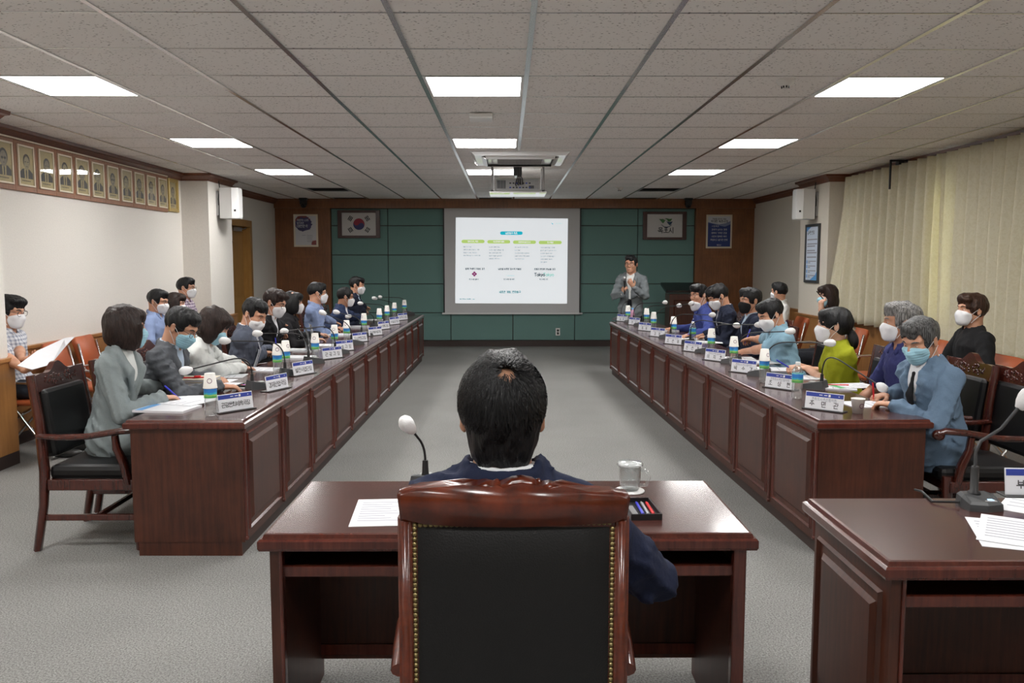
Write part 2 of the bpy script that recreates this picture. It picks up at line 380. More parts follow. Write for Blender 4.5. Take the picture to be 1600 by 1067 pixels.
def syllable(ch):
    n = ord(ch)-0xAC00; l, v, t = n//588, (n % 588)//28, n % 28
    vw = VOW[v]; b = .36 if t else .02; out = []
    if vw[0] == 'V':
        out += _sub(LEADS[l], .10, .52 if vw[1] == 1 else .46, b+(.05 if t else .14), .88 if t else .84)
        out += _upright(vw[1], vw[2], vw[3], .64 if vw[1] == 1 else .56, .84 if vw[1] == 1 else .86, b+.0 if t else .0, .95)
    elif vw[0] == 'H':
        out += _sub(LEADS[l], .24, .74, .66 if t else .52, .92)
        out += _lying(vw[1], vw[2], .05, .92, .42 if t else .12, .58 if t else .40)
    else:
        out += _sub(LEADS[l], .12, .52, .66 if t else .52, .92)
        out += _lying(vw[1], vw[2], .04, .60, .42 if t else .16, .58 if t else .42) + _upright(vw[3], vw[4], vw[5], .68, .86, b, .95)
    if t: out += _sub(TAILS[t], .20, .80, .0, .26)
    return out
LATIN = {'T': (.6, [[(0, .72), (.5, .72)], [(.25, .72), (.25, 0)]]), 'Y': (.6, [[(0, .72), (.25, .36), (.5, .72)], [(.25, .36), (.25, 0)]]), 'o': (.52, _sub([RND], .02, .42, 0, .46)),
         'k': (.48, [[(.05, .72), (.05, 0)], [(.38, .48), (.05, .22)], [(.16, .30), (.40, 0)]]), 'y': (.48, [[(.02, .48), (.20, .04)], [(.40, .48), (.20, .04), (.08, -.18)]]), 'h': (.5, [[(.05, .72), (.05, 0)], [(.05, .38), (.22, .48), (.38, .38), (.38, 0)]]),
         'a': (.5, _sub([RND], .02, .38, 0, .44) + [[(.40, .48), (.40, 0)]]), 'm': (.7, [[(.05, .48), (.05, 0)], [(.05, .40), (.18, .48), (.30, .38), (.30, 0)], [(.30, .38), (.44, .48), (.56, .38), (.56, 0)]]),
         '2': (.5, [[(.04, .58), (.22, .72), (.40, .56), (.04, 0), (.42, 0)]]), '0': (.5, _sub([RND], .04, .40, 0, .72)), '9': (.5, _sub([RND], .04, .40, .32, .72) + [[(.40, .52), (.30, 0)]]),
         '|': (.3, [[(.1, .8), (.1, -.1)]]), ':': (.25, [[(.08, .42), (.08, .36)], [(.08, .12), (.08, .06)]]), ',': (.25, [[(.10, .06), (.04, -.10)]]), '·': (.3, [[(.06, .36), (.14, .36)]]), ' ': (.32, [])}
def text(s, size, mat, parent, m4, bold=0.0, name='lettering', align='CENTER'):
    """flat lettering as one mesh of stroke quads"""
    x = 0; mb = MB(); th = .042*size + bold*.5
    for ch in s:
        adv, pl = (.96, syllable(ch)) if ord(ch) >= 0xAC00 else LATIN.get(ch, (.4, []))
        for p in pl:
            for (a, b), (c, d) in zip(p, p[1:]):
                u = Vector(((c-a), (d-b)))*size
                if u.length < 1e-6: continue
                u.normalize(); n = Vector((-u.y, u.x))*th; u = u*th*.8; A = Vector((x+a*size, (b-.45)*size)); B = Vector((x+c*size, (d-.45)*size))
                z = (len(mb.f) % 7)*2e-5; mb.add([(*(A-u-n), z), (*(B+u-n), z), (*(B+u+n), z), (*(A-u+n), z)], [(0, 1, 2, 3)])
        x += adv*size
    sh = x/2 if align == 'CENTER' else 0
    mb.v = [tuple(m4 @ Vector((a-sh, b, c))) for a, b, c in mb.v]
    mb.build(name, mat, parent)
def frame_m(origin, xdir, ydir):
    x = Vector(xdir).normalized(); y = Vector(ydir).normalized(); z = x.cross(y)
    return Matrix(((x.x, y.x, z.x, origin[0]), (x.y, y.y, z.y, origin[1]), (x.z, y.z, z.z, origin[2]), (0, 0, 0, 1)))
FARW = lambda x, y, z: frame_m((x, y, z), (1, 0, 0), (0, 0, 1))      # print that faces the camera (normal -y)

# ================================================================== THE ROOM
fl = struct(MB().box(XL-.3, XR+.3, YB, YF+.1, -.1, 0).build('floor', 'carpet'))
# ---- ceiling: slab, mineral tiles, grid bars
ceil_ = struct(MB().box(XL-.3, XR+.3, YB, YF+.1, ZC+.02, ZC+.1).build('ceiling', 'offwhite'))
LAMPS = [(c, r) for c in (-4, 0, 4) for r in (-6, -2, 2, 6, 10)]
DARK = [(-4, 14), (4, 14), (-4, 17), (4, 17), (0, 17)]
AC_C = (.14, 9.21)
LIFT = (.13, 10.28)
full_tile = MB().box(-.317, .317, -.3155, .3155, 0, .018).mesh('ceiling_tile', 'tile')
SPECIAL = set(LAMPS) | set(DARK)
for c in range(-6, 8):
    for r in range(-4, 15+3):
        if (c, r) in SPECIAL: continue
        x0, x1, y0, y1 = GX(c), GX(c+1), GY(r), GY(r+1)
        if x1 <= XL+.05 or x0 >= XR-.05 or y0 > YF-.2: continue
        cut = x0 < XL or x1 > XR or y1 > YF
        cx, cy = (x0+x1)/2, (y0+y1)/2
        if cut:
            a, b = max(x0, XL), min(x1, XR); d = min(y1, YF)
            me = MB().box(a-cx+.006, b-cx-.006, -.3155, d-cy-.009, 0, .018).mesh('ceiling_tile', 'tile')
        else: me = full_tile
        o = link('ceiling_tile', me, ceil_, (cx, cy, ZC))
for c in range(-5, 9):
    x = GX(c)
    if XL < x < XR: MB().box(x-.014, x+.014, YB, YF-.01, ZC-.005, ZC+.012).build('grid_bar', 'bar', ceil_)
for r in range(-12, 15):
    y = GY(r); MB().box(XL, XR, y-.0045, y+.0045, ZC-.001, ZC+.012).build('cross_bar', 'bar', ceil_)
# ---- walls with columns
def wall(name, boxes, mat):
    mb = MB()
    for b in boxes: mb.box(*b)
    return struct(mb.build(name, mat))
DY0, DY1, DZ = 12.78, 13.78, 2.13            # doorway in the left wall
wl = wall('wall_left', [(XL-.2, XL, YB, DY0, 0, ZC+.02), (XL-.2, XL, DY1, YF, 0, ZC+.02), (XL-.2, XL, DY0, DY1, DZ, ZC+.02)], 'wallpaper')
WY0, WY1, WZ0, WZ1 = 5.2, 10.4, .95, 2.35    # window in the right wall
wr = wall('wall_right', [(XR, XR+.2, YB, WY0, 0, ZC+.02), (XR, XR+.2, WY1, YF, 0, ZC+.02), (XR, XR+.2, WY0, WY1, 0, WZ0), (XR, XR+.2, WY0, WY1, WZ1, ZC+.02)], 'wallpaper_r')
wb = wall('wall_back', [(XL-.2, XR+.2, YB-.1, YB, 0, ZC+.02)], 'wallpaper')
for i, (x0, x1, y0, y1, mt) in enumerate([(XL, -3.85, 10.95, 11.86, 'wallpaper'), (XL, -3.82, 5.62, 6.40, 'wallpaper'), (4.2, XR, 11.02, 12.05, 'wallpaper_r')]):
    struct(MB().box(x0, x1, y0, y1, 0, ZC).build('wall_column_%d' % (i+1), mt))
# far wall: green cloth panels between wooden piers under a wooden beam
wf = wall('wall_far', [(XL-.2, XR+.2, YF, YF+.1, 0, ZC+.02)], 'base')
xs = [-3.20, -2.42, -1.30, -.18, .94, 2.06, 2.92, 3.42]
gx = [-3.2] + [-2.17 + .0, -1.03, .11, 1.25, 2.39] + [3.43]
gz = [.11, .62, 1.15, 1.68, 2.21, 2.52]
for i in range(len(gx)-1):
    for j in range(len(gz)-1):
        MB().box(gx[i]+.006, gx[i+1]-.006, YF-.04, YF, gz[j]+.006, gz[j+1]-.006, b=.008).build('wall_panel', 'green', wf)
struct(MB().box(-3.2, 3.43, YF-.055, YF, 0, .10).box(-3.2, 3.43, YF-.06, YF, .10, .112).build('baseboard_far', 'base'))
# wooden piers with raised panels
for i, (x0, x1) in enumerate([(XL, -3.2), (3.43, XR)]):
    p = struct(MB().box(x0, x1, YF-.10, YF, 0, ZC).build('trim_%d' % (i+1), 'panelwood'))
    a, b = x0+.12, x1-.15
    if i: a, b = x0+.15, x1-.16
    for z0, z1 in ((.16, .78), (.86, 1.68), (1.76, 2.47)):
        MB().box(a, b, YF-.108, YF-.10, z0, z1, b=.004).build('panel', 'panelwood', p)
        MB().box(a+.06, b-.06, YF-.116, YF-.108, z0+.06, z1-.06, b=.004).build('raised_panel', 'panelwood', p)
    xe = x1 if i == 0 else x0
    MB().box(xe-.055 if i == 0 else xe, xe if i == 0 else xe+.055, YF-.125, YF-.10, 0, 2.52).build('edge_strip', 'panelwood', p)
bm_ = struct(MB().box(XL, XR, YF-.16, YF, 2.52, ZC).box(XL, XR, YF-.185, YF-.16, ZC-.03, ZC).build('trim_3', 'panelwood'))
# ---- cornice along the side walls (profile swept round the columns)
CPROF = [(0, -.092), (.016, -.092), (.022, -.070), (.05, -.036), (.075, -.028), (.08, 0), (0, 0)]
def cornice(name, path, side):
    """path: wall points from near to far, side: +1 when the room lies to the right of the path"""
    n = len(path); vs = []; k = len(CPROF)
    for i, p in enumerate(path):
        p = Vector(p)
        d1 = (p - Vector(path[i-1])).normalized() if i else None
        d2 = (Vector(path[i+1]) - p).normalized() if i < n-1 else None
        n1 = Vector((d1.y, -d1.x))*side if d1 else None; n2 = Vector((d2.y, -d2.x))*side if d2 else None
        if n1 and n2: m = (n1+n2); m = m/(1 + n1.dot(n2))
        else: m = n1 or n2
        for a, z in CPROF: vs.append((p.x+m.x*a, p.y+m.y*a, ZC+z-.0005))
    fs = [(i*k+j, i*k+(j+1) % k, (i+1)*k+(j+1) % k, (i+1)*k+j) for i in range(n-1) for j in range(k)]
    if side > 0: fs = [tuple(reversed(f)) for f in fs]
    return struct(MB().add(vs, fs).build(name, 'cornice'))
cornice('trim_4', [(XL, YB), (XL, 5.62), (-3.82, 5.62), (-3.82, 6.40), (XL, 6.40), (XL, 10.95), (-3.85, 10.95), (-3.85, 11.86), (XL, 11.86), (XL, YF-.1)], 1)
cornice('trim_5', [(XR, YB), (XR, 11.02), (4.2, 11.02), (4.2, 12.05), (XR, 12.05), (XR, YF-.1)], -1)
# ---- wainscot
def wains(name, segs, parent_mat='lightwood'):
    mb = MB()
    for (x0, x1, y0, y1) in segs:
        mb.box(x0, x1, y0, y1, .10, .80); mb.box(min(x0, x1)-.012, max(x0, x1)+.012, y0-.012, y1+.012, .80, .83, b=.004); mb.box(x0, x1, y0, y1, 0, .10, mi=1)
    return struct(mb.build(name, [parent_mat, 'base']))
wains('trim_6', [(XL, XL+.03, 6.44, 10.9), (XL, XL+.03, YB, 5.58), (XL, XL+.03, DY1+.1, YF-.12), (XL, -3.79, 5.59, 6.43), (XL, -3.82, 10.92, 11.89), (XL, XL+.03, 11.9, DY0-.1)])
wains('trim_7', [(XR-.03, XR, YB, 10.98), (4.17, XR, 10.99, 12.08), (XR-.03, XR, 12.1, YF-.12)])
# ---- door in the left wall
d = struct(MB().box(XL-.14, XL-.10, DY0, DY1, 0, DZ).build('door_1', 'doorwood'))
arch = [(DY0+.14, 1.02), (DY1-.14, 1.02), (DY1-.14, 1.72)] + [(DY1-.14-.72*t, 1.72 + .16*math.sin(PI*t)**1.5) for t in [.15, .3, .42, .5, .58, .7, .85]] + [(DY0+.14, 1.72)]
MB().prism(arch, XL-.10, XL-.078, 'x').build('door_panel', 'doorwood', d)
MB().box(XL-.10, XL-.078, DY0+.14, DY1-.14, .14, .90, b=.006).build('door_panel', 'doorwood', d)
MB().tube([(XL-.10, DY0+.08, 1.0), (XL-.04, DY0+.08, 1.0), (XL-.04, DY0+.2, 1.0)], .010).build('door_handle', 'steel', d)
MB().box(XL-.09, XL-.03, DY0+.5, DY0+.74, DZ-.09, DZ-.03).tube([(XL-.04, DY0+.6, DZ-.06), (XL+.0, DY0+.75, DZ-.05), (XL-.03, DY1-.05, DZ-.03)], .008).build('door_closer', 'steel', d)
mb = MB()
for y0, y1 in ((DY0-.09, DY0+.015), (DY1-.015, DY1+.09)): mb.box(XL-.21, XL+.025, y0, y1, 0, DZ+.09)
mb.box(XL-.21, XL+.025, DY0+.015, DY1-.015, DZ-.015, DZ+.09)
mb.build('door_frame', 'doorwood', d)
# ---- window behind the curtain
wd = struct(MB().box(XR+.09, XR+.10, WY0, WY1, WZ0, WZ1).build('window_1', 'clear'))
mb = MB()
for y in (WY0, 6.5, 7.8, 9.1, WY1): mb.box(XR+.05, XR+.13, y-.03, y+.03, WZ0, WZ1)
for z in (WZ0, WZ1): mb.box(XR+.05, XR+.13, WY0, WY1, z-.03, z+.03)
mb.build('window_frame', 'white', wd)
for a_, b_ in ((WY0, 8.36), (8.62, WY1)): MB().box(XR+.01, XR+.02, a_, b_, WZ0, WZ1).build('daylight_blocker', 'offwhite', wd)  # unseen panels added to block daylight, so the curtain glows only at the gap
# ---- curtains: two pleated cloths
def curtain(name, y0, y1, zb, seed, label, flare=0.0, xoff=0):
    rnd = random.Random(seed); ny, nz = int((y1-y0)/.010), 22
    zt = ZC - .05
    ph = [rnd.uniform(0, 6.28) for _ in range(6)]
    vs = []
    for j in range(nz+1):
        t = j/nz; z = zt + (zb-zt)*t
        for i in range(ny+1):
            s = i/ny; y = y0 + (y1-y0)*s
            ff = flare*(t**1.6)*max(0, 1-(1-s)*5)
            yy = y + .02*t*math.sin(s*31+ph[5])
            u = y*2*PI/.205 + 1.1*math.sin(y*2.1+ph[0]) + .6*t*math.sin(y*3.7+ph[1])
            a = .044*(.8+.4*math.sin(y*1.3+ph[2])) * (.7+.5*min(1, t*2.0))
            x = 4.35 + xoff - ff + a*(math.sin(u)+.28*math.sin(2*u+ph[3])) + .022*t*math.sin(y*1.9+ph[4])
            vs.append((x, yy, z + .006*math.sin(u)*t))
    k = ny+1
    fs = [(j*k+i, j*k+i+1, (j+1)*k+i+1, (j+1)*k+i) for j in range(nz) for i in range(ny)]
    o = MB().add(vs, fs, 0, True).build(name, 'curtain')
    md = o.modifiers.new('cloth_thickness', 'SOLIDIFY'); md.thickness = .003
    return tag(o, label, 'curtain', 'curtains on the window wall')
curtain('curtain', 8.44, 10.90, .80, 3, 'cream pleated curtain that ends beside the beige column', .22)
curtain('curtain', 4.2, 8.50, .70, 5, 'wide cream pleated curtain behind the man in the black shirt', 0, .0)
# curtain pull bracket on the cornice
e = empty('curtain_bracket', (4.32, 9.35, ZC-.03)); tag(e, 'small black metal bracket hooked over the cornice above the curtains', 'bracket')
MB().box(-.10, .09, -.012, .012, .0, .02).box(-.10, -.085, -.012, .012, -.30, .02).build('hook', 'black', e)
MB().box(-.02, .04, -.04, .04, -.035, 0).build('clamp', 'black', e)

# ================================================================== CEILING EQUIPMENT
def panel_light(c, r, label, grp, lit=True):
    x, y = GX(c+.5), GY(r+.5)
    e = empty('ceiling_light' if lit else 'ceiling_vent', (x, y, ZC)); tag(e, label, 'ceiling light' if lit else 'vent', grp)
    f = MB()
    for a in ((-.318, -.292, -.318, .318), (.292, .318, -.318, .318), (-.292, .292, -.318, -.292), (-.292, .292, .292, .318)): f.box(*a, -.003, .02)
    f.build('frame', 'white' if lit else 'greyplastic', e)
    if lit: MB().box(-.292, .292, -.292, .292, .001, .012).build('diffuser', 'lamp', e)
    else:
        MB().box(-.292, .292, -.292, .292, .05, .06).build('backing', 'base', e)
        for k in range(8): MB().add([(-.29, -.27+k*.07, .0), (.29, -.27+k*.07, .0), (.29, -.235+k*.07, .045), (-.29, -.235+k*.07, .045)], [(0, 1, 2, 3), (3, 2, 1, 0)]).build('louvre', 'darkgrey', e)
    return e
cn = {-4: 'left row', 0: 'middle row', 4: 'right row'}
rn = {2: 'nearest to the camera', 6: 'second from the camera', 10: 'farthest from the camera', -2: 'just above the camera', -6: 'behind the camera'}
for c, r in LAMPS: panel_light(c, r, 'square white LED ceiling panel, %s, %s' % (cn[c], rn[r]), 'LED ceiling panels')
dn = {(-4, 14): 'dark square ceiling vent above the door side, nearer one', (4, 14): 'dark square ceiling vent by the city emblem side, nearer one',
      (-4, 17): 'dark ceiling vent by the beam above the wall flag', (4, 17): 'dark ceiling vent by the beam above the city emblem', (0, 17): 'dark ceiling vent at the beam above the projection screen'}
for c, r in DARK: panel_light(c, r, dn[(c, r)], 'unlit ceiling vents', False)
# air conditioner cassette
e = empty('air_conditioner', (AC_C[0], AC_C[1], ZC)); tag(e, 'white square ceiling air conditioner cassette in front of the projector', 'air conditioner')
h = .51
mb = MB(); mb.prism([(-h, -h), (h, -h), (h, h), (-h, h)], -.008, 0)
k = .47; mb.add([(-h, -h, -.008), (h, -h, -.008), (h, h, -.008), (-h, h, -.008), (-k, -k, -.042), (k, -k, -.042), (k, k, -.042), (-k, k, -.042)], [(0, 1, 5, 4), (1, 2, 6, 5), (2, 3, 7, 6), (3, 0, 4, 7), (4, 5, 6, 7)])
mb.build('cover', 'acwhite', e)
g = MB().box(-.25, .25, -.25, .25, -.050, -.042).build('grille', 'acwhite', e)
for i in range(22): MB().box(-.24, .24, -.235+i*.0216, -.225+i*.0216, -.056, -.050).build('slat', 'greyplastic', g)
for i in range(13): MB().box(-.238+i*.0395, -.234+i*.0395, -.24, .24, -.0575, -.050).build('slat', 'greyplastic', g)
for a in range(4):
    mt = Matrix.Rotation(a*PI/2, 4, 'Z')
    MB().box(-.36, .36, -.40, -.34, -.0445, -.041, mat=mt).build('air_outlet', 'black', e)
    MB().add([(-.36, -.402, -.046), (.36, -.402, -.046), (.36, -.352, -.066), (-.36, -.352, -.066), (-.36, -.402, -.042), (.36, -.402, -.042), (.36, -.352, -.062), (-.36, -.352, -.062)],
             [(0, 1, 2, 3), (4, 7, 6, 5), (0, 4, 5, 1), (2, 6, 7, 3), (1, 5, 6, 2), (0, 3, 7, 4)], mat=mt).build('louvre', 'acwhite', e)
# projector lift + projector
LX, LY = .13, 9.98
e = empty('projector_lift', (LX, LY, ZC)); tag(e, 'white ceiling lift cradle that carries the projector', 'projector lift')
for sx in (-1, 1):
    MB().box(sx*.30-.012, sx*.30+.012, .0, .06, -.30, 0).build('upright', 'greyplastic', e); MB().box(sx*.30-.012, sx*.30+.012, .40, .46, -.30, 0).build('upright', 'greyplastic', e)
    MB().box(sx*.30-.016, sx*.30+.016, .0, .46, -.30, -.285).build('rail', 'greyplastic', e)
M['gloss_white'] = plain('gloss_white_plate', (.85, .85, .85), .08, 0, .9, 1.0)
MB().box(-.335, .335, -.06, .56, -.325, -.310, b=.003).build('bottom_plate', 'gloss_white', e)
MB().box(-.05, .05, .18, .28, -.10, 0).build('hanger', 'darkgrey', e)
p = empty('projector', (LX, LY+.02, ZC-.30)); tag(p, 'white projector seen from the back with ports and black cables', 'projector')
MB().box(-.265, .265, .0, .38, .0, .155, b=.015).build('case', 'offwhite', p)
MB().box(-.255, .255, -.006, .004, .012, .145, b=.002).build('rear_panel', 'greyplastic', p)
for k in range(11): MB().box(-.245+k*.0095, -.239+k*.0095, -.010, -.005, .03, .125).build('vent_slot', 'black', p)
rnd = random.Random(4)
for k in range(14):
    x = -.10 + (k % 7)*.038; z = .035 + (k//7)*.05
    MB().box(x, x+.022, -.011, -.005, z, z+.015, b=.002).build('port', 'black' if k % 3 else 'blue', p)
MB().box(.13, .19, -.010, -.005, .03, .065).build('display', 'darkgrey', p)
for k in range(6): MB().lathe([(0, 0), (.008, 0), (.008, .006), (0, .006)], 10, mat=Matrix.Translation((.208+(k % 2)*.028, -.004, .045+(k//2)*.035)) @ Matrix.Rotation(PI/2, 4, 'X')).build('button', 'greyplastic', p)
for k in range(4): MB().tube([(-.02+k*.03, -.008, .06+.01*k), (-.03+k*.028, -.05, .075), (-.01+k*.02, -.055, .14), (.0+k*.008, .05, .20), (.0+k*.005, .18, .30)], .006).build('cable', 'black', p)
# smoke detectors, wireless point, ceiling speaker ring
def smoke(x, y, label):
    o = MB().lathe([(0, -.055), (.018, -.055), (.024, -.040), (.045, -.032), (.056, -.014), (.058, 0)], 20)
    e = empty('smoke_detector', (x, y, ZC)); tag(e, label, 'smoke detector', 'smoke detectors')
    o.build('housing', 'offwhite', e)
    for k in range(8):
        a = k*PI/4; MB().box(.017, .026, -.004, .004, -.052, -.034, mat=Matrix.Rotation(a, 4, 'Z')).build('vent_slot', 'black', e)
smoke(1.733, 5.33, 'round beige smoke detector beside the near right LED panel')
smoke(1.722, 12.97, 'small far smoke detector on the ceiling near the screen')
e = empty('wireless_access_point', (-.195, 6.56, ZC)); tag(e, 'flat white wireless box on the ceiling behind the first LED panel', 'access point')
MB().box(-.09, .09, -.09, .09, -.038, -.005, b=.008).build('case', 'offwhite', e)
MB().box(-.088, .088, -.094, .094, -.045, -.034, b=.004).build('rim', 'white', e)
o = MB().lathe([(.10, 0), (.10, -.004), (.085, -.008), (.0, -.004)], 24).build('ceiling_speaker', 'offwhite', None, (3.047, 12.12, ZC)); tag(o, 'round flat ceiling speaker grille near the far right', 'speaker')
# CCTV cameras on the beam
for x, lab in ((-3.62, 'black dome camera at the beam over the left poster'), (3.24, 'black dome camera at the beam over the city emblem')):
    e = empty('security_camera', (x, YF-.34, ZC)); tag(e, lab, 'camera', 'black security cameras')
    MB().box(-.07, .07, -.06, .06, -.035, 0, b=.006).build('mount', 'black', e)
    MB().box(-.055, .055, -.07, .06, -.12, -.03, b=.012).build('yoke', 'black', e)
    MB().lathe([(0, -.175), (.03, -.17), (.05, -.15), (.055, -.115)], 16).build('dome', 'blackgloss', e)
    MB().lathe([(.0, 0), (.022, 0), (.02, .012), (.015, .008)], 14, mat=Matrix.Translation((0, -.068, -.13)) @ Matrix.Rotation(PI/2, 4, 'X')).build('lens', 'blackgloss', e)

# ================================================================== WALL FURNISHINGS
# portrait rail on the left wall
e = empty('portrait_rail', (XL, 0, 0)); tag(e, 'long brown wooden board that carries the portrait row on the left wall', 'board')
PY0, PY1, PZ0, PZ1 = 6.608, 10.472, 2.165, 2.595
npan = 12
pw = (PY1-PY0)/npan
for i in range(npan):
    MB().box(0, .022, PY0+i*pw+.0015, PY0+(i+1)*pw-.0015, PZ0, PZ1, b=.003).build('panel', 'rail', e)
MB().box(0, .034, PY0, PY1+.0, PZ1, PZ1+.012).build('top_strip', 'ivory', e)
M['ph_hair'] = plain('photo_dark', (.045, .043, .040), .55); M['ph_face'] = plain('photo_face', (.24, .215, .155), .55, vary=.1, vscale=14)
M['ph_suit'] = plain('photo_suit', (.055, .055, .055), .55); M['ph_shirt'] = plain('photo_shirt', (.44, .37, .20), .55)
M['ph_face2'] = plain('photo_face_pale', (.33, .29, .18), .55, vary=.1, vscale=14)
def ell(cx, cz, rx, rz, n=18, a0=0, a1=2*PI): return [(cx+rx*math.cos(a0+(a1-a0)*k/n), cz+rz*math.sin(a0+(a1-a0)*k/n)) for k in range(n if a1-a0 > 6.28 else n+1)]
def portrait(y, label, k, gilt=False):
    rnd = random.Random(k*7+1)
    p = empty('framed_portrait', (XL+.022 if not gilt else XL+.004, y, 2.385)); tag(p, label, 'portrait', 'portraits on the left wall')
    w, h = .108, .160; t = .015
    fm = 'gold' if gilt else 'ivory'
    fr = MB()
    for a in ((-w-t, -w, -h-t, h+t), (w, w+t, -h-t, h+t), (-w, w, -h-t, -h), (-w, w, h, h+t)): fr.box(0, .014, a[0], a[1], a[2], a[3], b=.002)
    fr.build('frame', fm, p)
    if gilt:
        fr2 = MB(); t2 = .04; w2, h2 = w+t, h+t
        for a in ((-w2-.03, -w2, -h2-.03, h2+.03), (w2, w2+.03, -h2-.03, h2+.03), (-w2, w2, -h2-.03, -h2), (-w2, w2, h2, h2+.03)): fr2.box(0, .026, *a, b=.006)
        fr2.build('outer_frame', 'gold', p)
    pr = MB(); pr.box(0, .004, -w, w, -h, h, 0)
    hx = rnd.uniform(-.012, .012); hs = rnd.uniform(.9, 1.08)
    # seen from the room the print's left-right runs along -y .. +y
    X = lambda pts, x0, x1, mi: pr.prism([(p_*.88, q_*.79) for p_, q_ in pts], x0, x1, 'x', mi)
    X([(-.115, -.135), (.115, -.135), (.112, -.075), (.06, -.035), (0, -.025), (-.06, -.035), (-.112, -.075)], .004, .0045, 3)
    X([(-.03, -.135), (.03, -.135), (.035, -.03), (-.035, -.03)], .0045, .005, 4)
    X([(-.008, -.135), (.008, -.135), (.010, -.06), (.005, -.04), (-.005, -.04), (-.010, -.06)], .005, .0055, 1)
    X(ell(hx, .055, .064*hs, .085*hs), .0045, .0052, 1)
    X(ell(hx, .035, .052*hs, .078*hs), .0055, .006, 2)
    for s in (-1, 1): X(ell(hx+s*.021, .045, .013, .005, 10), .006, .0064, 1)
    if k % 3 == 1:
        for s in (-1, 1): X(ell(hx+s*.022, .043, .019, .014, 12), .0061, .0066, 1)
    X([(hx-.016, -.008), (hx+.016, -.008), (hx+.016, -.003), (hx-.016, -.003)], .006, .0064, 1)
    X([(hx-.006, .012), (hx+.006, .012), (hx+.003, .04), (hx-.003, .04)], .006, .0063, 4)
    for q in range(9):
        yy = -.075 + q*.0165; X([(yy, -.168), (yy+.010, -.168), (yy+.010, -.156), (yy, -.156)], .004, .0045, 1)
    pr.build('photograph', ['sepia', 'ph_hair', 'ph_face' if k % 2 else 'ph_face2', 'ph_suit', 'ph_shirt'], p)
    MB().box(.0085, .0105, -w, w, -h, h).build('glass_pane', M['framegl'], p)
def frame_glass():
    m, nt, b = _new('picture_glass'); out = nt.nodes['Material Output']
    g = nt.nodes.new('ShaderNodeBsdfGlossy'); g.inputs['Roughness'].default_value = .02
    t = nt.nodes.new('ShaderNodeBsdfTransparent'); f = nt.nodes.new('ShaderNodeLayerWeight'); f.inputs[0].default_value = .5
    pw_ = N(nt, 'ShaderNodeMath', operation='POWER'); nt.links.new(f.outputs['Facing'], pw_.inputs[0]); pw_.inputs[1].default_value = 4.0
    ml = N(nt, 'ShaderNodeMath', operation='MULTIPLY_ADD'); nt.links.new(pw_.outputs[0], ml.inputs[0]); ml.inputs[1].default_value = .5; ml.inputs[2].default_value = .025
    ms = nt.nodes.new('ShaderNodeMixShader'); nt.links.new(ml.outputs[0], ms.inputs[0]); nt.links.new(t.outputs[0], ms.inputs[1]); nt.links.new(g.outputs[0], ms.inputs[2]); nt.links.new(ms.outputs[0], out.inputs[0])
    return m
M['framegl'] = frame_glass()
ords = ['half hidden first', 'second', 'third', 'fourth', 'fifth', 'sixth', 'seventh', 'eighth', 'ninth', 'tenth', 'eleventh', 'twelfth']
for i in range(npan):
    portrait(PY0+(i+.5)*pw, 'old photo of a man in a suit, ivory frame, %s from the left' % ords[i], i)
portrait(10.665, 'portrait in a gold frame at the end of the row by the column', 11, True)
# loudspeakers on the columns
def speaker(x, y, z, sx, label):
    e = empty('wall_speaker', (x, y, z)); tag(e, label, 'speaker', 'white wall speakers')
    MB().box(0, sx*.03, -.10, .10, -.16, .16).build('bracket', 'steel', e)
    W = .185
    body = [(sx*.05, -.12), (sx*.05, .14), (sx*.20, .15), (sx*.30, .03), (sx*.30, -.13), (sx*.22, -.16)]
    MB().prism(body, -.20, .20, 'z').build('cabinet', 'white', e)
    MB().prism([(sx*.222, -.164), (sx*.302, -.134), (sx*.306, -.13), (sx*.306, .032), (sx*.302, .034), (sx*.2, .15), (sx*.215, -.16)], -.185, .185, 'z').build('grille', 'white', e)
    MB().box(sx*.262-.012, sx*.262+.012, -.156, -.149, -.11, -.085).build('badge', 'black', e)
    MB().tube([(sx*.02, -.05, .33), (sx*.05, -.09, .20), (sx*.03, -.11, .05), (sx*.035, -.11, -.03)], .006).build('cable', 'black', e)
speaker(-3.85, 11.35, 2.33, 1, 'white wall loudspeaker on the left column above the door')
speaker(4.2, 11.5, 2.33, -1, 'white wall loudspeaker on the right column above the framed notice')
# framed notice on the right column
e = empty('framed_notice', (4.2, 11.53, 1.67)); tag(e, 'tall black framed blue and white notice on the right column', 'notice')
fr = MB()
for a in ((-.26, -.225, -.40, .40), (.225, .26, -.40, .40), (-.225, .225, -.40, -.365), (-.225, .225, .365, .40)): fr.box(-.03, 0, *a, b=.003)
fr.build('frame', 'darkgrey', e)
M['notice'] = plain('notice_paper', (.66, .74, .86), .4)
M['skyblue'] = plain('printed_sky_blue', (.12, .36, .72), .4)
MB().box(-.016, -.004, -.225, .225, -.365, .365).build('sheet', 'notice', e)
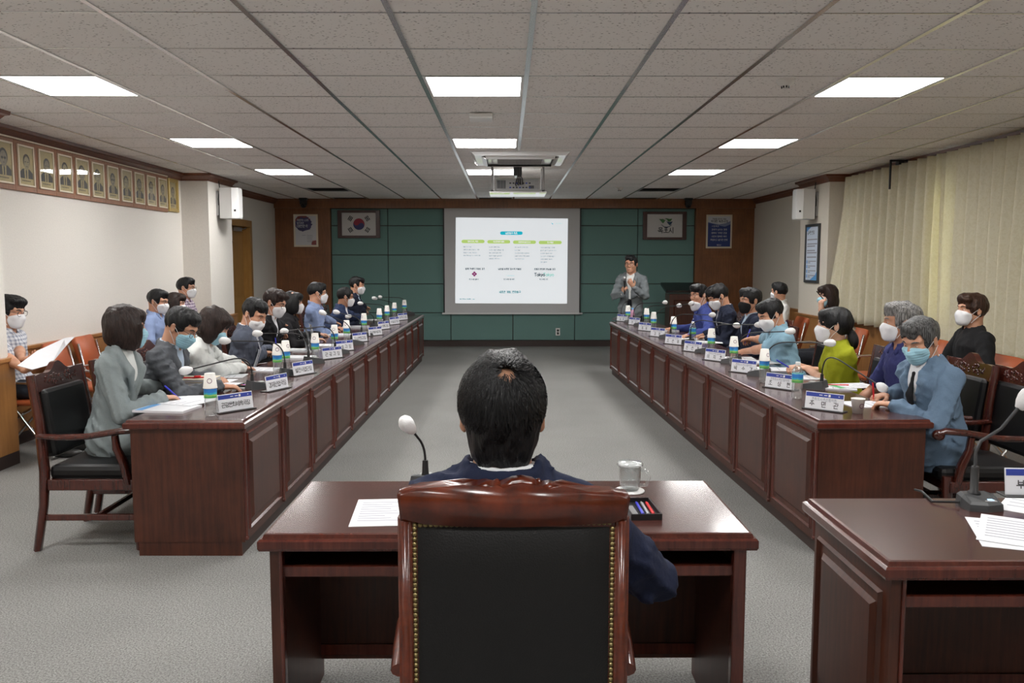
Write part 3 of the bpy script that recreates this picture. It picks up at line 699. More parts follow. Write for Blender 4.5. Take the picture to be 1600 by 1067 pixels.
# print runs from +y (left) to -y (right) when seen from the room
def np_(y0, y1, z0, z1, mat, pts=None):
    MB().prism(pts or [(y0, z0), (y1, z0), (y1, z1), (y0, z1)], -.0175, -.016, 'x').build('print', mat, e)
np_(0, 0, 0, 0, 'skyblue', [(-.225, -.365), (.05, -.365), (-.03, -.33), (-.13, -.30), (-.225, -.22)])
np_(0, 0, 0, 0, 'skyblue', [(.225, .365), (.06, .365), (.225, .30)])
text('공무원 헌장', .052, 'print_dark', e, frame_m((-.0178, .06, .285), (0, -1, 0), (0, 0, 1)), .001)
rnd = random.Random(2)
for k, z in enumerate((.19, .13, .10, .04, .01, -.05)):
    np_(.19, -.10-rnd.random()*.08, z-.008, z+.008, 'print')
for k in range(4):
    z = -.115-k*.065; np_(.20, .165, z-.022, z+.022, 'skyblue'); np_(.14, -.12-rnd.random()*.05, z+.003, z+.015, 'print'); np_(.14, .06, z-.018, z-.006, 'print')
# posters on the piers
M['poster_l'] = plain('poster_paper', (.62, .62, .64), .5)
M['ink_navy'] = plain('ink_navy', (.055, .05, .14), .5, vary=.5, vscale=12); M['ink_red'] = plain('ink_red', (.22, .045, .045), .5, vary=.5, vscale=10)
M['posternavy'] = plain('poster_navy', (.022, .045, .20), .4); M['posterwhite'] = plain('poster_white', (.66, .67, .70), .4)
M['postergrey'] = plain('poster_blue_grey', (.22, .26, .42), .4)
YP = YF-.118
def poster(name, x0, x1, z0, z1, label, border):
    e = empty(name, ((x0+x1)/2, YP, (z0+z1)/2)); tag(e, label, 'poster')
    hw, hh = (x1-x0)/2, (z1-z0)/2
    MB().box(-hw, hw, -.014, 0, -hh, hh, b=.003).build('frame', border, e)
    return e, hw, hh
def flat(e, pts, y, mat, name='print', th=.001):
    MB().prism(pts, y-th, y, 'y').build(name, mat, e)
def blob(cx, cz, rx, rz, seed, n=40, j=.12):
    rnd = random.Random(seed); return [(cx+rx*math.cos(2*PI*k/n)*(1+rnd.uniform(-j, j)), cz+rz*math.sin(2*PI*k/n)*(1+rnd.uniform(-j, j))) for k in range(n)]
e, hw, hh = poster('slogan_poster', -3.86, -3.42, 1.825, 2.41, 'white poster with a navy and red ink splash on the left pier', 'ivory')
flat(e, [(-hw+.03, -hh+.03), (hw-.03, -hh+.03), (hw-.03, hh-.03), (-hw+.03, hh-.03)], -.014, 'poster_l', 'sheet')
flat(e, [(max(-hw+.035, a), min(hh-.03, b)) for a, b in blob(-.055, .15, .15, .13, 1)], -.015, 'ink_red')
flat(e, [(max(-hw+.035, a), min(hh-.03, b)) for a, b in blob(-.035, .115, .145, .125, 2)], -.016, 'ink_navy')
flat(e, [(min(hw-.035, a), max(-hh+.035, b)) for a, b in blob(.16, -.235, .06, .06, 3)], -.015, 'ink_red')
for s, z, sz in (('국민의 나라', .185, .042), ('정의로운', .135, .034), ('대한민국', .080, .052)):
    text(s, sz, 'posterwhite', e, FARW(-.16, -.0175, z), .0012, align='LEFT')
rnd = random.Random(9)
for k in range(5): flat(e, [(.02, -.09-k*.028), (.10+rnd.random()*.05, -.09-k*.028), (.10+rnd.random()*.05, -.081-k*.028), (.02, -.081-k*.028)], -.015, 'print')
flat(e, [(-.07, -.09), (-.005, -.09), (-.005, -.081), (-.07, -.081)], -.015, 'print')
e, hw, hh = poster('slogan_poster', 3.62, 4.09, 1.80, 2.405, 'navy blue poster with white lettering lines on the right pier', 'ivory')
flat(e, [(-hw+.03, -hh+.03), (hw-.03, -hh+.03), (hw-.03, hh-.03), (-hw+.03, hh-.03)], -.014, 'posterwhite', 'sheet')
flat(e, [(-hw+.03, -hh+.03), (hw-.03, -hh+.03), (hw-.03, .19), (.12, .15), (0, .13), (-.12, .15), (-hw+.03, .17)], -.015, 'postergrey')
flat(e, [(-hw+.03, -hh+.03), (hw-.03, -hh+.03), (hw-.03, .13), (.1, .085), (-.05, .12), (-hw+.03, .16)], -.016, 'posternavy')
text('희망을 꿈꾸는 세상', .030, 'print_dark', e, FARW(0, -.0155, .225), .001)
text('위대한 목포시대', .043, 'print_dark', e, FARW(0, -.0165, .182), .002)
text('시정목표', .036, 'posterwhite', e, FARW(-.14, -.0175, .095), .0, align='LEFT')
for k, s in enumerate(('경제가 넘치는 경제', '매력이 가득한 관광', '시민이 행복한 복지', '투명하고 즐거운 문화')):
    text(s, .034, 'posterwhite', e, FARW(0, -.0175, .035-k*.062), .001)
text('목포시', .028, 'posterwhite', e, FARW(0, -.0175, -.245), .001)
# national flag in a frame
M['flagwhite'] = plain('flag_white', (.62, .61, .60), .5); M['flagred'] = plain('flag_red', (.30, .012, .04), .5); M['flagblue'] = plain('flag_blue', (.03, .03, .15), .5)
M['framewood'] = wood('dark_frame_wood', (.035, .010, .008), (.075, .022, .017), .4, .2)
def picture(name, x0, x1, z0, z1, label, cat):
    e = empty(name, ((x0+x1)/2, YF-.042, (z0+z1)/2)); tag(e, label, cat); hw, hh = (x1-x0)/2, (z1-z0)/2; t = .075; u = .045
    fr = MB()
    for a in ((-hw, -hw+t, -hh, hh), (hw-t, hw, -hh, hh), (-hw+t, hw-t, -hh, -hh+u), (-hw+t, hw-t, hh-u, hh)): fr.box(a[0], a[1], -.04, 0, a[2], a[3], b=.004)
    fr.build('frame', 'framewood', e)
    MB().box(-hw+t, hw-t, -.016, 0, -hh+u, hh-u).build('sheet', 'flagwhite', e)
    return e
e = picture('framed_flag', -3.075, -2.305, 1.985, 2.487, 'framed national flag with red and blue circle and black trigrams', 'flag')
rr = .103
th0 = -R(33.7)
def rot2(p, a): return (p[0]*math.cos(a)-p[1]*math.sin(a), p[0]*math.sin(a)+p[1]*math.cos(a))
flat(e, ell(0, 0, rr, rr, 40), -.017, 'flagblue', 'circle')
red = [(rr*math.cos(a), rr*math.sin(a)) for a in np.linspace(0, PI, 24)] + [(-rr/2+rr/2*math.cos(a), rr/2*math.sin(a)) for a in np.linspace(PI, 2*PI, 14)][1:] + [(rr/2+rr/2*math.cos(a), rr/2*math.sin(a)) for a in np.linspace(PI, 0, 14)][1:-1]
flat(e, [rot2(p, th0) for p in red], -.0185, 'flagred', 'circle')
for sx, sz, pat in ((-1, 1, '111'), (1, 1, '010'), (-1, -1, '101'), (1, -1, '000')):
    ca = math.atan2(sz*.66, sx*1.0); cx, cz = .185*math.cos(ca), .185*math.sin(ca)
    for k, bch in enumerate(pat):
        off = (k-1)*.026
        for seg in ([(-.043, .043)] if bch == '1' else [(-.043, -.004), (.004, .043)]):
            pts = [(off-.0085, seg[0]), (off+.0085, seg[0]), (off+.0085, seg[1]), (off-.0085, seg[1])]
            flat(e, [(lambda q: (q[0]+cx, q[1]+cz))(rot2(p, ca)) for p in pts], -.018, 'print_dark', 'trigram_bar')
e = picture('framed_emblem', 2.479, 3.273, 1.955, 2.463, 'framed city emblem with green and navy gull shapes', 'emblem')
M['leafgreen'] = plain('emblem_green', (.05, .17, .05), .5); M['tealnavy'] = plain('emblem_navy', (.012, .05, .11), .5)
flat(e, [(-.105, .125), (-.06, .118), (-.03, .122), (0.0, .102), (.02, .108), (-.02, .05), (-.035, .045), (-.07, .085)], -.018, 'leafgreen')
flat(e, [(-.005, .135), (.035, .135), (.085, .122), (.135, .13), (.125, .105), (.105, .08), (.06, .075), (.045, .105), (.02, .122)], -.018, 'leafgreen')
flat(e, [(.025, .098), (.05, .072), (.10, .07), (.145, .078), (.125, .04), (.10, .008), (.085, .012), (.05, .05)], -.019, 'tealnavy')
arc = [(.035+.105*math.cos(a), .055+.085*math.sin(a)) for a in np.linspace(R(205), R(335), 14)] + [(.035+.100*math.cos(a), .062+.080*math.sin(a)) for a in np.linspace(R(335), R(205), 14)]
flat(e, arc, -.018, 'tealnavy')
text('목포시', .105, 'print_dark', e, FARW(.025, -.019, -.085), .004)
# wall outlet
e = empty('wall_outlet', (.94, YF-.045, .27)); tag(e, 'small white wall outlet low on the green panels', 'outlet')
MB().box(-.042, .042, -.012, 0, -.07, .07, b=.004).build('plate', 'white', e)
for z in (.028, -.028): MB().lathe([(0, 0), (.02, 0), (.02, .004)], 14, mat=Matrix.Translation((0, -.012, z)) @ Matrix.Rotation(PI/2, 4, 'X')).build('socket', 'greyplastic', e)

# ================================================================== PROJECTION SCREEN
e = empty('projection_screen', (0, YF-.10, 0)); tag(e, 'pulled down projection screen showing a bright slide with text', 'screen')
SX0, SX1, SZ0 = -1.135, 1.325, .625
M['screencloth'] = plain('screen_cloth', (.62, .62, .63), .7)
MB().box(SX0, SX1, -.004, 0, SZ0, 2.54).build('cloth', 'screencloth', e)
for a, b in ((SX0-.025, SX0), (SX1, SX1+.025)): MB().box(a, b, -.0045, .001, SZ0, 2.54).build('border', 'black', e)
MB().box(SX0-.05, SX1+.06, -.022, .012, SZ0-.028, SZ0, b=.004).build('bottom_bar', 'white', e)
SLIDE = .66
def projected(name, col):
    m = emis(name, col, SLIDE); m.node_tree.nodes['Principled BSDF'].inputs['Base Color'].default_value = (col[0]*.5, col[1]*.5, col[2]*.5, 1); return m
M['slide'] = projected('projected_white', (.93, .97, 1.0))
PX0, PX1, PZ0_, PZ1_ = -.925, 1.10, .795, 2.345
sl = MB().add([(-.945, -.005, .80), (1.10, -.005, .793), (1.108, -.005, 2.335), (-.925, -.005, 2.355), (-.945, -.007, .80), (1.10, -.007, .793), (1.108, -.007, 2.335), (-.925, -.007, 2.355)], [(4, 5, 6, 7), (0, 3, 2, 1), (0, 1, 5, 4), (2, 3, 7, 6), (1, 2, 6, 5), (3, 0, 4, 7)]).build('slide', 'slide', e)
def sm(name, col):
    M[name] = projected(name, col); return name
sm('s_cyan', (.01, .56, .72)); sm('s_lime', (.55, .76, .20)); sm('s_grey', (.30, .34, .37)); sm('s_dark', (.02, .05, .07)); sm('s_teal', (.0, .24, .29)); sm('s_plum', (.28, .03, .16)); sm('s_white', (1, 1, 1)); sm('s_mint', (.30, .68, .60)); sm('s_pale', (.55, .72, .75))
# a place on the slide from its 0..1 position
def sp(u, v): return (PX0-.01 + (PX1-PX0+.01)*u, PZ1_ + (PZ0_-PZ1_)*v)
def pill(u, v, w, h, mat):
    cx, cz = sp(u, v); r = h/2; pts = [(cx+w/2-r+r*math.cos(a), cz+r*math.sin(a)) for a in np.linspace(-PI/2, PI/2, 8)] + [(cx-w/2+r+r*math.cos(a), cz+r*math.sin(a)) for a in np.linspace(PI/2, 3*PI/2, 8)]
    MB().prism(pts, -.0085, -.0075, 'y').build('pill', mat, sl)
def st(s, u, v, size, mat, bold=0, align='CENTER', dy=-.0095):
    x, z = sp(u, v); text(s, size, mat, sl, FARW(x, dy, z), bold, align=align)
pill(.50, .175, .41, .062, 's_cyan'); st('낭만항구 목포', .50, .176, .036, 's_white', .003)
heads = ['항해 도시, 목포', '역사문화의 매력', '미래가치창조도시', '도시재생']
for k, s in enumerate(heads):
    u = .157 + k*.23; v = .272+.004*k
    pill(u, v, .42, .062, 's_lime'); st(s, u, v, .029, 's_white', .0025)
bul = [['해양 도시 이상', '대한민국 해양 관광도시 거점', '관광도시 선정, 근대 도시', '관광 문화산업 도시 이미지 제고'],
       ['도시와 사람의 만남', '도시와 사람의 매력을 느낌', '목포 시민의 삶의 변화', '재미의 예술이 살아있는', '감동적인 문화 도시'],
       ['역사 유산의 도시와 문화', '도시 재생', '과거 현재 미래가 공존하는', '사람과 자연과 문화 공동체', '주민 주도의 도시'],
       ['시민과 함께 만들고 미래로', '즐거운 삶터가 살아나는 도시', '도시민이 중심이 되는', '도시가꾸기 문화를 만들기', '시민이 행복한 목포의', '문화 생태계']]
for k, ls in enumerate(bul):
    for i, s in enumerate(ls): st('· '+s, .062+k*.23, .335+i*.034+.003*k, .0235, 's_grey', .0013, 'LEFT')
for k, s in enumerate(('함께 주체의 다양성 강조', '낭만을 비롯한 정서적 차별성', '전통과 현대의 만남을 강조')):
    st(s, (.175, .485, .80)[k], .592+.002*k, .034, 's_dark', .0024)
for k, s in enumerate(('최고사례: 볼티시', '최고사례: 예스바다', '최고사례: 도쿄')):
    st(s, (.165, .48, .79)[k], .715, .025, 's_dark', .0018)
cx, cz = sp(.168, .652)
for dx, dz in ((0, .026), (0, -.026), (.026, 0), (-.026, 0)): MB().prism(ell(cx+dx, cz+dz, .02, .02, 12), -.0085, -.0075, 'y').build('flower', 's_plum', sl)
st('Yokohama', .49, .668, .034, 's_pale', .002); st('Tokyo', .755, .655, .075, 's_dark', .005); st('Tokyo', .835, .655, .075, 's_mint', .004)
st('새로운 개항, 문화항구', .487, .865, .042, 's_teal', .003)
st('목포 문화도시 조성계획  |  2020', .035, .948, .020, 's_teal', .0012, 'LEFT'); st('9', .965, .955, .022, 's_teal')
cx, cz = sp(.863, .064); MB().prism([(cx-.02, cz+.02), (cx+.02, cz-.005), (cx+.012, cz-.02), (cx-.005, cz)], -.0085, -.0075, 'y').build('emblem_print', 's_cyan', sl)
st('목포 문화도시', .928, .064, .022, 's_mint')

# ================================================================== LONG TABLES
def ring(mb, a0, a1, z0, z1, w, x0, x1, mi=0):
    """bevelled rectangular moulding on a plane x = x0, proud to x1"""
    o = [(a0, z0), (a1, z0), (a1, z1), (a0, z1)]
    i = [(a0+w, z0+w), (a1-w, z0+w), (a1-w, z1-w), (a0+w, z1-w)]
    m = [((p[0]*.55+q[0]*.45), (p[1]*.55+q[1]*.45)) for p, q in zip(o, i)]
    vs = [(x0, *p) for p in o] + [(x1, *p) for p in m] + [(x0, *p) for p in i]
    fs = []
    for k in range(4):
        n = (k+1) % 4; fs += [(k, n, 4+n, 4+k), (4+k, 4+n, 8+n, 8+k)]
    if x1 < x0: fs = [tuple(reversed(f)) for f in fs]
    return mb.add(vs, fs, mi)
def raised(mb, a0, a1, z0, z1, w, x0, x1, mi=0):
    vs = [(x0, a0, z0), (x0, a1, z0), (x0, a1, z1), (x0, a0, z1), (x1, a0+w, z0+w), (x1, a1-w, z0+w), (x1, a1-w, z1-w), (x1, a0+w, z1-w)]
    fs = [(0, 1, 5, 4), (1, 2, 6, 5), (2, 3, 7, 6), (3, 0, 4, 7), (4, 5, 6, 7)]
    if x1 < x0: fs = [tuple(reversed(f)) for f in fs]
    return mb.add(vs, fs, mi)
def top_slab(x0, x1, y0, y1, zt, th=.048):
    """table top with a rounded, stepped lip"""
    prof = [(.030, -th), (.004, -th), (0, -th+.008), (0, -.020), (.006, -.014), (.012, -.013), (.016, -.002), (.024, 0)]
    vs = []; k = len(prof)
    for cx, cy, sx, sy in ((x0, y0, 1, 1), (x1, y0, -1, 1), (x1, y1, -1, -1), (x0, y1, 1, -1)):
        for a, z in prof: vs.append((cx+sx*a, cy+sy*a, zt+z))
    fs = [(c*k+j, ((c+1) % 4)*k+j, ((c+1) % 4)*k+j+1, c*k+j+1) for c in range(4) for j in range(k-1)]
    mb = MB().add(vs, fs, 1)
    mb.add([vs[c*k+k-1] for c in range(4)], [(0, 1, 2, 3)], 0); mb.add([vs[c*k] for c in range(4)], [(3, 2, 1, 0)], 1)
    return mb
def long_table(name, near, far, depth, sgn, nb, label):
    """sgn: +1 when the aisle (panelled front) is on the +x side"""
    near, far = Vector((*near, 0)), Vector((*far, 0)); d = far-near; L = d.length
    e = empty(name, near, math.atan2(d.y, d.x)-PI/2); tag(e, label, 'table')
    X = lambda a: sgn*a                      # a: outward (+) or inward (-) from the front plane
    xa, xb = sorted((X(.0), X(-depth)))
    top_slab(xa-.0, xb+.0, -.0, L, ZT).build('table_top', ['mahog_top', 'mahog_lip'], e)
    f = -.022                                # carcase front plane
    xa, xb = sorted((X(f), X(f-.02))); MB().box(xa, xb, .03, L-.03, .075, ZT-.047).build('front_board', 'mahog', e)
    for y0 in (.022, L-.044):
        xa, xb = sorted((X(f), X(-depth+.03)))
        MB().box(xa, xb, y0, y0+.022, .075, ZT-.047).build('end_panel', 'mahog', e)
        xa, xb = sorted((X(f-.02), X(-depth+.05))); MB().box(xa, xb, y0+.004, y0+.018, 0, .075).build('end_plinth', 'mahog', e)
    xa, xb = sorted((X(f-.022), X(f-.04))); MB().box(xa, xb, .04, L-.04, 0, .075).build('plinth', 'base', e)
    bw = (L-.06)/nb
    bay = MB(); ring(bay, -bw/2+.055, bw/2-.055, .125, .655, .016, X(f), X(f+.012))
    ring_me = bay.mesh('panel_moulding', 'mahog_lip')
    pn = MB(); raised(pn, -bw/2+.105, bw/2-.105, .17, .605, .016, X(f), X(f+.013)); pan_me = pn.mesh('raised_panel', 'mahog')
    pl = MB().lathe([(.013, .105), (.013, .665)], 10).lathe([(.0, .085), (.016, .085), (.016, .10), (.013, .105)], 10).lathe([(.013, .665), (.017, .67), (.017, .685), (.0, .685)], 10)
    pil_me = pl.mesh('pilaster', 'mahog_lip')
    for i in range(nb):
        yc = .03+(i+.5)*bw
        link('panel_moulding', ring_me, e, (0, yc, 0)); link('raised_panel', pan_me, e, (0, yc, 0))
    for i in range(nb+1): link('pilaster', pil_me, e, (X(f), .03+i*bw if 0 < i < nb else (.04 if i == 0 else L-.04), 0))
    return e
LT = long_table('conference_table', (-1.368, 4.318), (-1.297, 13.157), .640, 1, 12, 'long dark wooden conference table on the left, panelled front towards the aisle')
RT = long_table('conference_table', (1.618, 4.300), (1.419, 11.583), .620, -1, 10, 'long dark wooden conference table on the right, below the curtains')

# ================================================================== DESKS
def desk(x0, x1, y0, y1, label, knee=True):
    e = empty('desk', ((x0+x1)/2, (y0+y1)/2, 0)); tag(e, label, 'desk', 'dark wooden desks')
    w, d = (x1-x0)/2, (y1-y0)/2
    top_slab(-w, w, -d, d, ZD, .05).build('desk_top', ['mahog_top', 'mahog_red' if 0 else 'mahog_lip'], e)
    for s in (-1, 1):
        a, b = sorted((s*(w-.03), s*(w-.058)))
        sp_ = MB().box(a, b, -d+.025, d-.05, .0, ZD-.05).build('side_panel', 'mahog', e)
        MB().box(s*(w-.058) if s < 0 else w-.07, s*(w-.03) if s > 0 else -w+.07, -d+.018, -d+.05, 0, ZD-.05, b=.004).build('corner_post', 'mahog_lip', e)
        mm = MB(); ring(mm, -d+.075, d-.09, .10, ZD-.11, .016, s*(w-.03), s*(w-.018)); raised(mm, -d+.115, d-.13, .15, ZD-.155, .016, s*(w-.03), s*(w-.018)); mm.build('side_moulding', 'mahog', e)
    MB().box(-w+.058, w-.058, d-.09, d-.07, .08, ZD-.05).build('modesty_panel', 'mahog', e)
    MB().box(-w+.058, w-.058, d-.10, d-.09, .10, .14).build('foot_rail', 'mahog_lip', e)
    MB().box(-w+.058, w-.058, -d+.05, d-.10, ZD-.135, ZD-.118).build('shelf', 'mahog', e)
    MB().box(-w+.058, w-.058, -d+.035, -d+.05, ZD-.142, ZD-.108, b=.004).build('shelf_edge', 'mahog_lip', e)
    return e
desk(-.752, .760, 2.455, 3.105, 'dark wooden desk in front of the man seen from behind')
desk(1.035, 2.55, 2.215, 2.865, 'dark wooden desk cut off by the right edge of the picture')

# ================================================================== CHAIRS
def armchair():
    e = empty('armchair')                      # faces +Y
    W, D = .27, .26                            # half width, half depth
    for s in (-1, 1):
        # rear leg runs on as the back stile
        pts = [(s*(W-.005), -D-.06, 0), (s*(W-.005), -D-.015, .25), (s*(W-.005), -D, .44), (s*(W-.01), -D-.02, .72), (s*(W-.015), -D-.055, .955)]
        MB().tube(pts, [.026, .028, .032, .030, .026], 6, flat=.8).build('leg', 'mahog_red2', e)
        MB().tube([(s*(W-.02), D-.03, 0), (s*(W-.02), D-.035, .25), (s*(W-.02), D-.03, .42)], [.021, .025, .029], 6).build('leg', 'mahog_red2', e)
        MB().box(s*W-.015, s*W+.015, -D+.02, D-.03, .335, .395, b=.006).build('side_rail', 'mahog_red2', e)
        MB().box(s*(W-.01)-.011, s*(W-.01)+.011, -D-.01, D-.03, .165, .20, b=.005).build('stretcher', 'mahog_red2', e)
        arm = [(s*(W+.005), -D-.02, .632), (s*(W+.025), -D+.10, .628), (s*(W+.035), 0, .636), (s*(W+.03), D-.10, .662), (s*(W+.02), D+.02, .672), (s*(W+.015), D+.055, .658)]
        a = MB().tube(arm, [.024, .026, .027, .029, .031, .030], 10, flat=.62).build('armrest', 'mahog_red2', e)
        MB().lathe([(0, -.026), (.026, -.024), (.030, 0), (.026, .024), (.0, .026)], 14, mat=Matrix.Translation((s*(W+.016), D+.05, .652)) @ Matrix.Rotation(PI/2, 4, 'Y')).build('scroll', 'mahog_red2', a)
        MB().tube([(s*(W-.002), D-.07, .37), (s*(W+.012), D-.085, .48), (s*(W+.026), D-.115, .57), (s*(W+.028), D-.12, .64)], [.030, .032, .028, .024], 6, flat=.7).build('arm_post', 'mahog_red2', e)
    MB().box(-W, W, D-.05, D-.02, .335, .395, b=.006).build('front_rail', 'mahog_red2', e)
    MB().box(-W, W, -D, -D+.03, .335, .395, b=.006).build('back_rail', 'mahog_red2', e)
    MB().box(-W+.01, W-.01, -.012, .012, .170, .195, b=.004).build('stretcher', 'mahog_red2', e)
    MB().box(-W+.02, W-.02, -D+.01, D+.005, .385, .465, b=.028).build('seat', 'leather', e)
    # back cushion, tilted
    mt = Matrix.Translation((0, -D+.012, .50)) @ Matrix.Rotation(R(8), 4, 'X')
    MB().box(-.215, .215, -.035, .035, .0, .375, b=.024, mat=mt).build('back_cushion', 'leather', e)
    for z in (.10, .20, .30): pass
    # carved crest
    n = 28; prof = []
    for i in range(n+1):
        t = -1+2*i/n; x = t*(W+.0)
        z = .075 + .045*math.exp(-(t/.34)**2) + .012*math.cos(t*9)*math.exp(-(t/.8)**2)
        prof.append((x, z))
    pts = [(-W, -.015), (W, -.015)] + list(reversed(prof))
    mc = Matrix.Translation((0, -D-.045, .875)) @ Matrix.Rotation(R(8), 4, 'X')
    c = MB().prism(pts, -.018, .018, 'y', mat=mc).build('crest_rail', 'mahog_red2', e)
    rnd = random.Random(5); cv = MB()
    for i in range(26):
        t = rnd.uniform(-.6, .6); z0 = rnd.uniform(.015, .06); r0 = rnd.uniform(.008, .017); a0 = rnd.uniform(0, 6.28)
        cv.tube([(t*W+r0*math.cos(a0+q*.8)*(1-q*.07), .018, z0+r0*math.sin(a0+q*.8)*(1-q*.07)) for q in range(7)], .0035, 5, mat=mc)
    tag(cv.build('carving', 'mahog_red2', c), kind='stuff')
    return e
M['mahog_red2'] = wood('chair_mahogany', (.030, .007, .005), (.085, .018, .011), .24, .6)
def folding_chair():
    e = empty('folding_chair')                 # faces +Y
    mt = Matrix.Translation((0, -.20, .47)) @ Matrix.Rotation(R(16), 4, 'X')
    n = 8; w, h = .205, .40
    pts = []
    for cx, cz, a0 in ((w-.06, h-.06, 0), (-w+.06, h-.06, PI/2), (-w+.05, .03, PI), (w-.05, .03, 3*PI/2)):
        rr = .06 if cz > .1 else .03
        for q in range(n+1): a = a0+q*PI/2/n; pts.append((cx+rr*math.cos(a), cz+rr*math.sin(a)))
    bm = bmesh.new(); mb = MB().prism(pts, -.022, .022, 'y')
    vs = [bm.verts.new(v) for v in mb.v]
    for f in mb.f: bm.faces.new([vs[i] for i in f])
    bmesh.ops.bevel(bm, geom=[ed for ed in bm.edges if len(ed.link_faces) == 2 and ed.calc_face_angle(0) > 1.2], offset=.014, segments=3, affect='EDGES')
    bm.verts.index_update(); m2 = MB().add([v.co[:] for v in bm.verts], [[v.index for v in f.verts] for f in bm.faces], 0, True, mt); bm.free()
    m2.build('backrest', 'orange', e)
    MB().box(-.205, .205, -.17, .22, .425, .47, b=.02).build('seat', 'orange', e)
    for s in (-1, 1):
        MB().tube([(s*.215, -.26, .80), (s*.215, -.21, .56), (s*.215, .02, .40), (s*.215, .30, .02)], .0125, 8).build('front_leg', 'chrome', e)
        MB().tube([(s*.19, .14, .41), (s*.19, -.05, .30), (s*.19, -.30, .02)], .0125, 8).build('rear_leg', 'chrome', e)
        MB().tube([(s*.215, -.19, .60), (s*.235, -.02, .62), (s*.235, .14, .61)], .011, 8).build('armrest', 'chrome', e)
    MB().tube([(-.215, .30, .02), (.215, .30, .02)], .0125, 8).build('foot_bar', 'chrome', e)
    MB().tube([(-.19, -.30, .02), (.19, -.30, .02)], .0125, 8).build('foot_bar', 'chrome', e)
    return e
# the chairman's high-backed chair, seen from behind
CHY = 1.68
def big_chair():
    e = empty('high_back_chair', (.005, CHY, 0)); tag(e, 'high backed red mahogany chair with black leather and brass nailheads in the foreground', 'chair')
    k = CHY/FPX
    P = lambda u, v: ((u-800)*k + .0102 - .005, ony(800, v, CHY).z)
    top = [(617, 772), (620, 766), (650, 761), (690, 758), (722, 760), (742, 757), (759, 754), (769, 758), (776, 761), (784, 756), (800, 750), (816, 748), (832, 751), (838, 756), (845, 762), (850, 757), (860, 756), (880, 762), (920, 766), (960, 768), (985, 772), (989, 777)]
    bot = [(983, 812), (960, 815), (900, 818), (800, 821), (720, 820), (660, 816), (622, 812)]
    crest = [P(*q) for q in top] + [P(*q) for q in bot]
    def rounded(pts, y0, y1, bev, seg=3):
        mb = MB().prism(pts, y0, y1, 'y'); bm = bmesh.new(); vs = [bm.verts.new(v) for v in mb.v]
        for f in mb.f: bm.faces.new([vs[i] for i in f])
        bmesh.ops.bevel(bm, geom=[ed for ed in bm.edges if len(ed.link_faces) == 2 and abs(ed.verts[0].co.y-ed.verts[1].co.y) < 1e-6], offset=bev, segments=seg, affect='EDGES', clamp_overlap=True)
        bm.verts.index_update(); r = MB().add([v.co[:] for v in bm.verts], [[v.index for v in f.verts] for f in bm.faces], 0, True); bm.free(); return r
    rounded(crest, -.012, .040, .009).build('crest_rail', 'mahog_red', e)
    zt = P(0, 815)[1]
    xl, xr = P(617, 0)[0], P(988, 0)[0]; xl2, xr2 = P(640, 0)[0], P(965, 0)[0]
    for a, b, dx in ((xl, xl2, -.0), (xr2, xr, .0)):
        pts = [(a, .40), (b, .40), (b, zt+.01), (a, zt+.01)]
        rounded(pts, -.010, .036, .008).build('back_stile', 'mahog_red', e)
    MB().box(xl2-.002, xr2+.002, .0, .03, .42, zt+.005).build('back_board', 'mahog_red', e)
    n_, m_ = 14, 16; vs = []; x0_, x1_, z0_, z1_ = xl2+.011, xr2-.011, .44, zt-.011
    for j in range(m_+1):
        for i in range(n_+1):
            a_, b_ = i/n_, j/m_; pf = min(1, min(a_, 1-a_)*9)**.5*min(1, min(b_, 1-b_)*12)**.5
            vs.append((x0_+(x1_-x0_)*a_, -.001-.016*pf, z0_+(z1_-z0_)*b_))
    MB().add(vs, [(j*(n_+1)+i, j*(n_+1)+i+1, (j+1)*(n_+1)+i+1, (j+1)*(n_+1)+i) for j in range(m_) for i in range(n_)], 0, True).build('rear_leather', 'leather', e)
    MB().box(xl2+.004, xr2-.004, .03, .085, .46, zt-.0, b=.024).build('back_cushion', 'leather', e)
    nh = MB()
    def nail(x, z): nh.lathe([(.0056, 0), (.0050, .0025), (.003, .0043), (0, .005)], 8, mat=Matrix.Translation((x, -.001, z)) @ Matrix.Rotation(PI/2, 4, 'X'))
    z = zt-.004; x = xl2+.006
    while x < xr2-.004: nail(x, z+.002*math.sin(x*9)); x += .0108
    for x in (xl2+.005, xr2-.005):
        z = zt-.014
        while z > .44: nail(x, z); z -= .0108
    tag(nh.build('nailhead_trim', 'brass', e), kind='stuff')
    MB().box(xl+.0, xr-.0, .05, .56, .40, .50, b=.03).build('seat', 'leather', e)
    MB().box(xl, xr, .03, .54, .34, .41, b=.008).build('seat_frame', 'mahog_red', e)
    for s in (-1, 1):
        xe = xl if s < 0 else xr
        MB().tube([(xe, .02, .70), (xe+s*.004, .12, .705), (xe+s*.010, .26, .70), (xe+s*.008, .38, .675), (xe+s*.006, .42, .65)], [.022, .026, .03, .032, .026], 10, flat=.7).build('armrest', 'mahog_red', e)
        MB().tube([(xe+s*.008, .36, .68), (xe+s*.012, .33, .60), (xe+s*.002, .36, .46), (xe, .38, .38)], [.026, .03, .03, .026], 8).build('arm_post', 'mahog_red', e)
        MB().tube([(xe-s*.02, .03, .40), (xe-s*.02, .0, .2), (xe-s*.02, -.06, 0)], [.028, .026, .022], 8).build('leg', 'mahog_red', e)
        MB().tube([(xe-s*.02, .50, .38), (xe-s*.02, .51, .2), (xe-s*.02, .52, 0)], [.028, .026, .022], 8).build('leg', 'mahog_red', e)
    return e
big_chair()

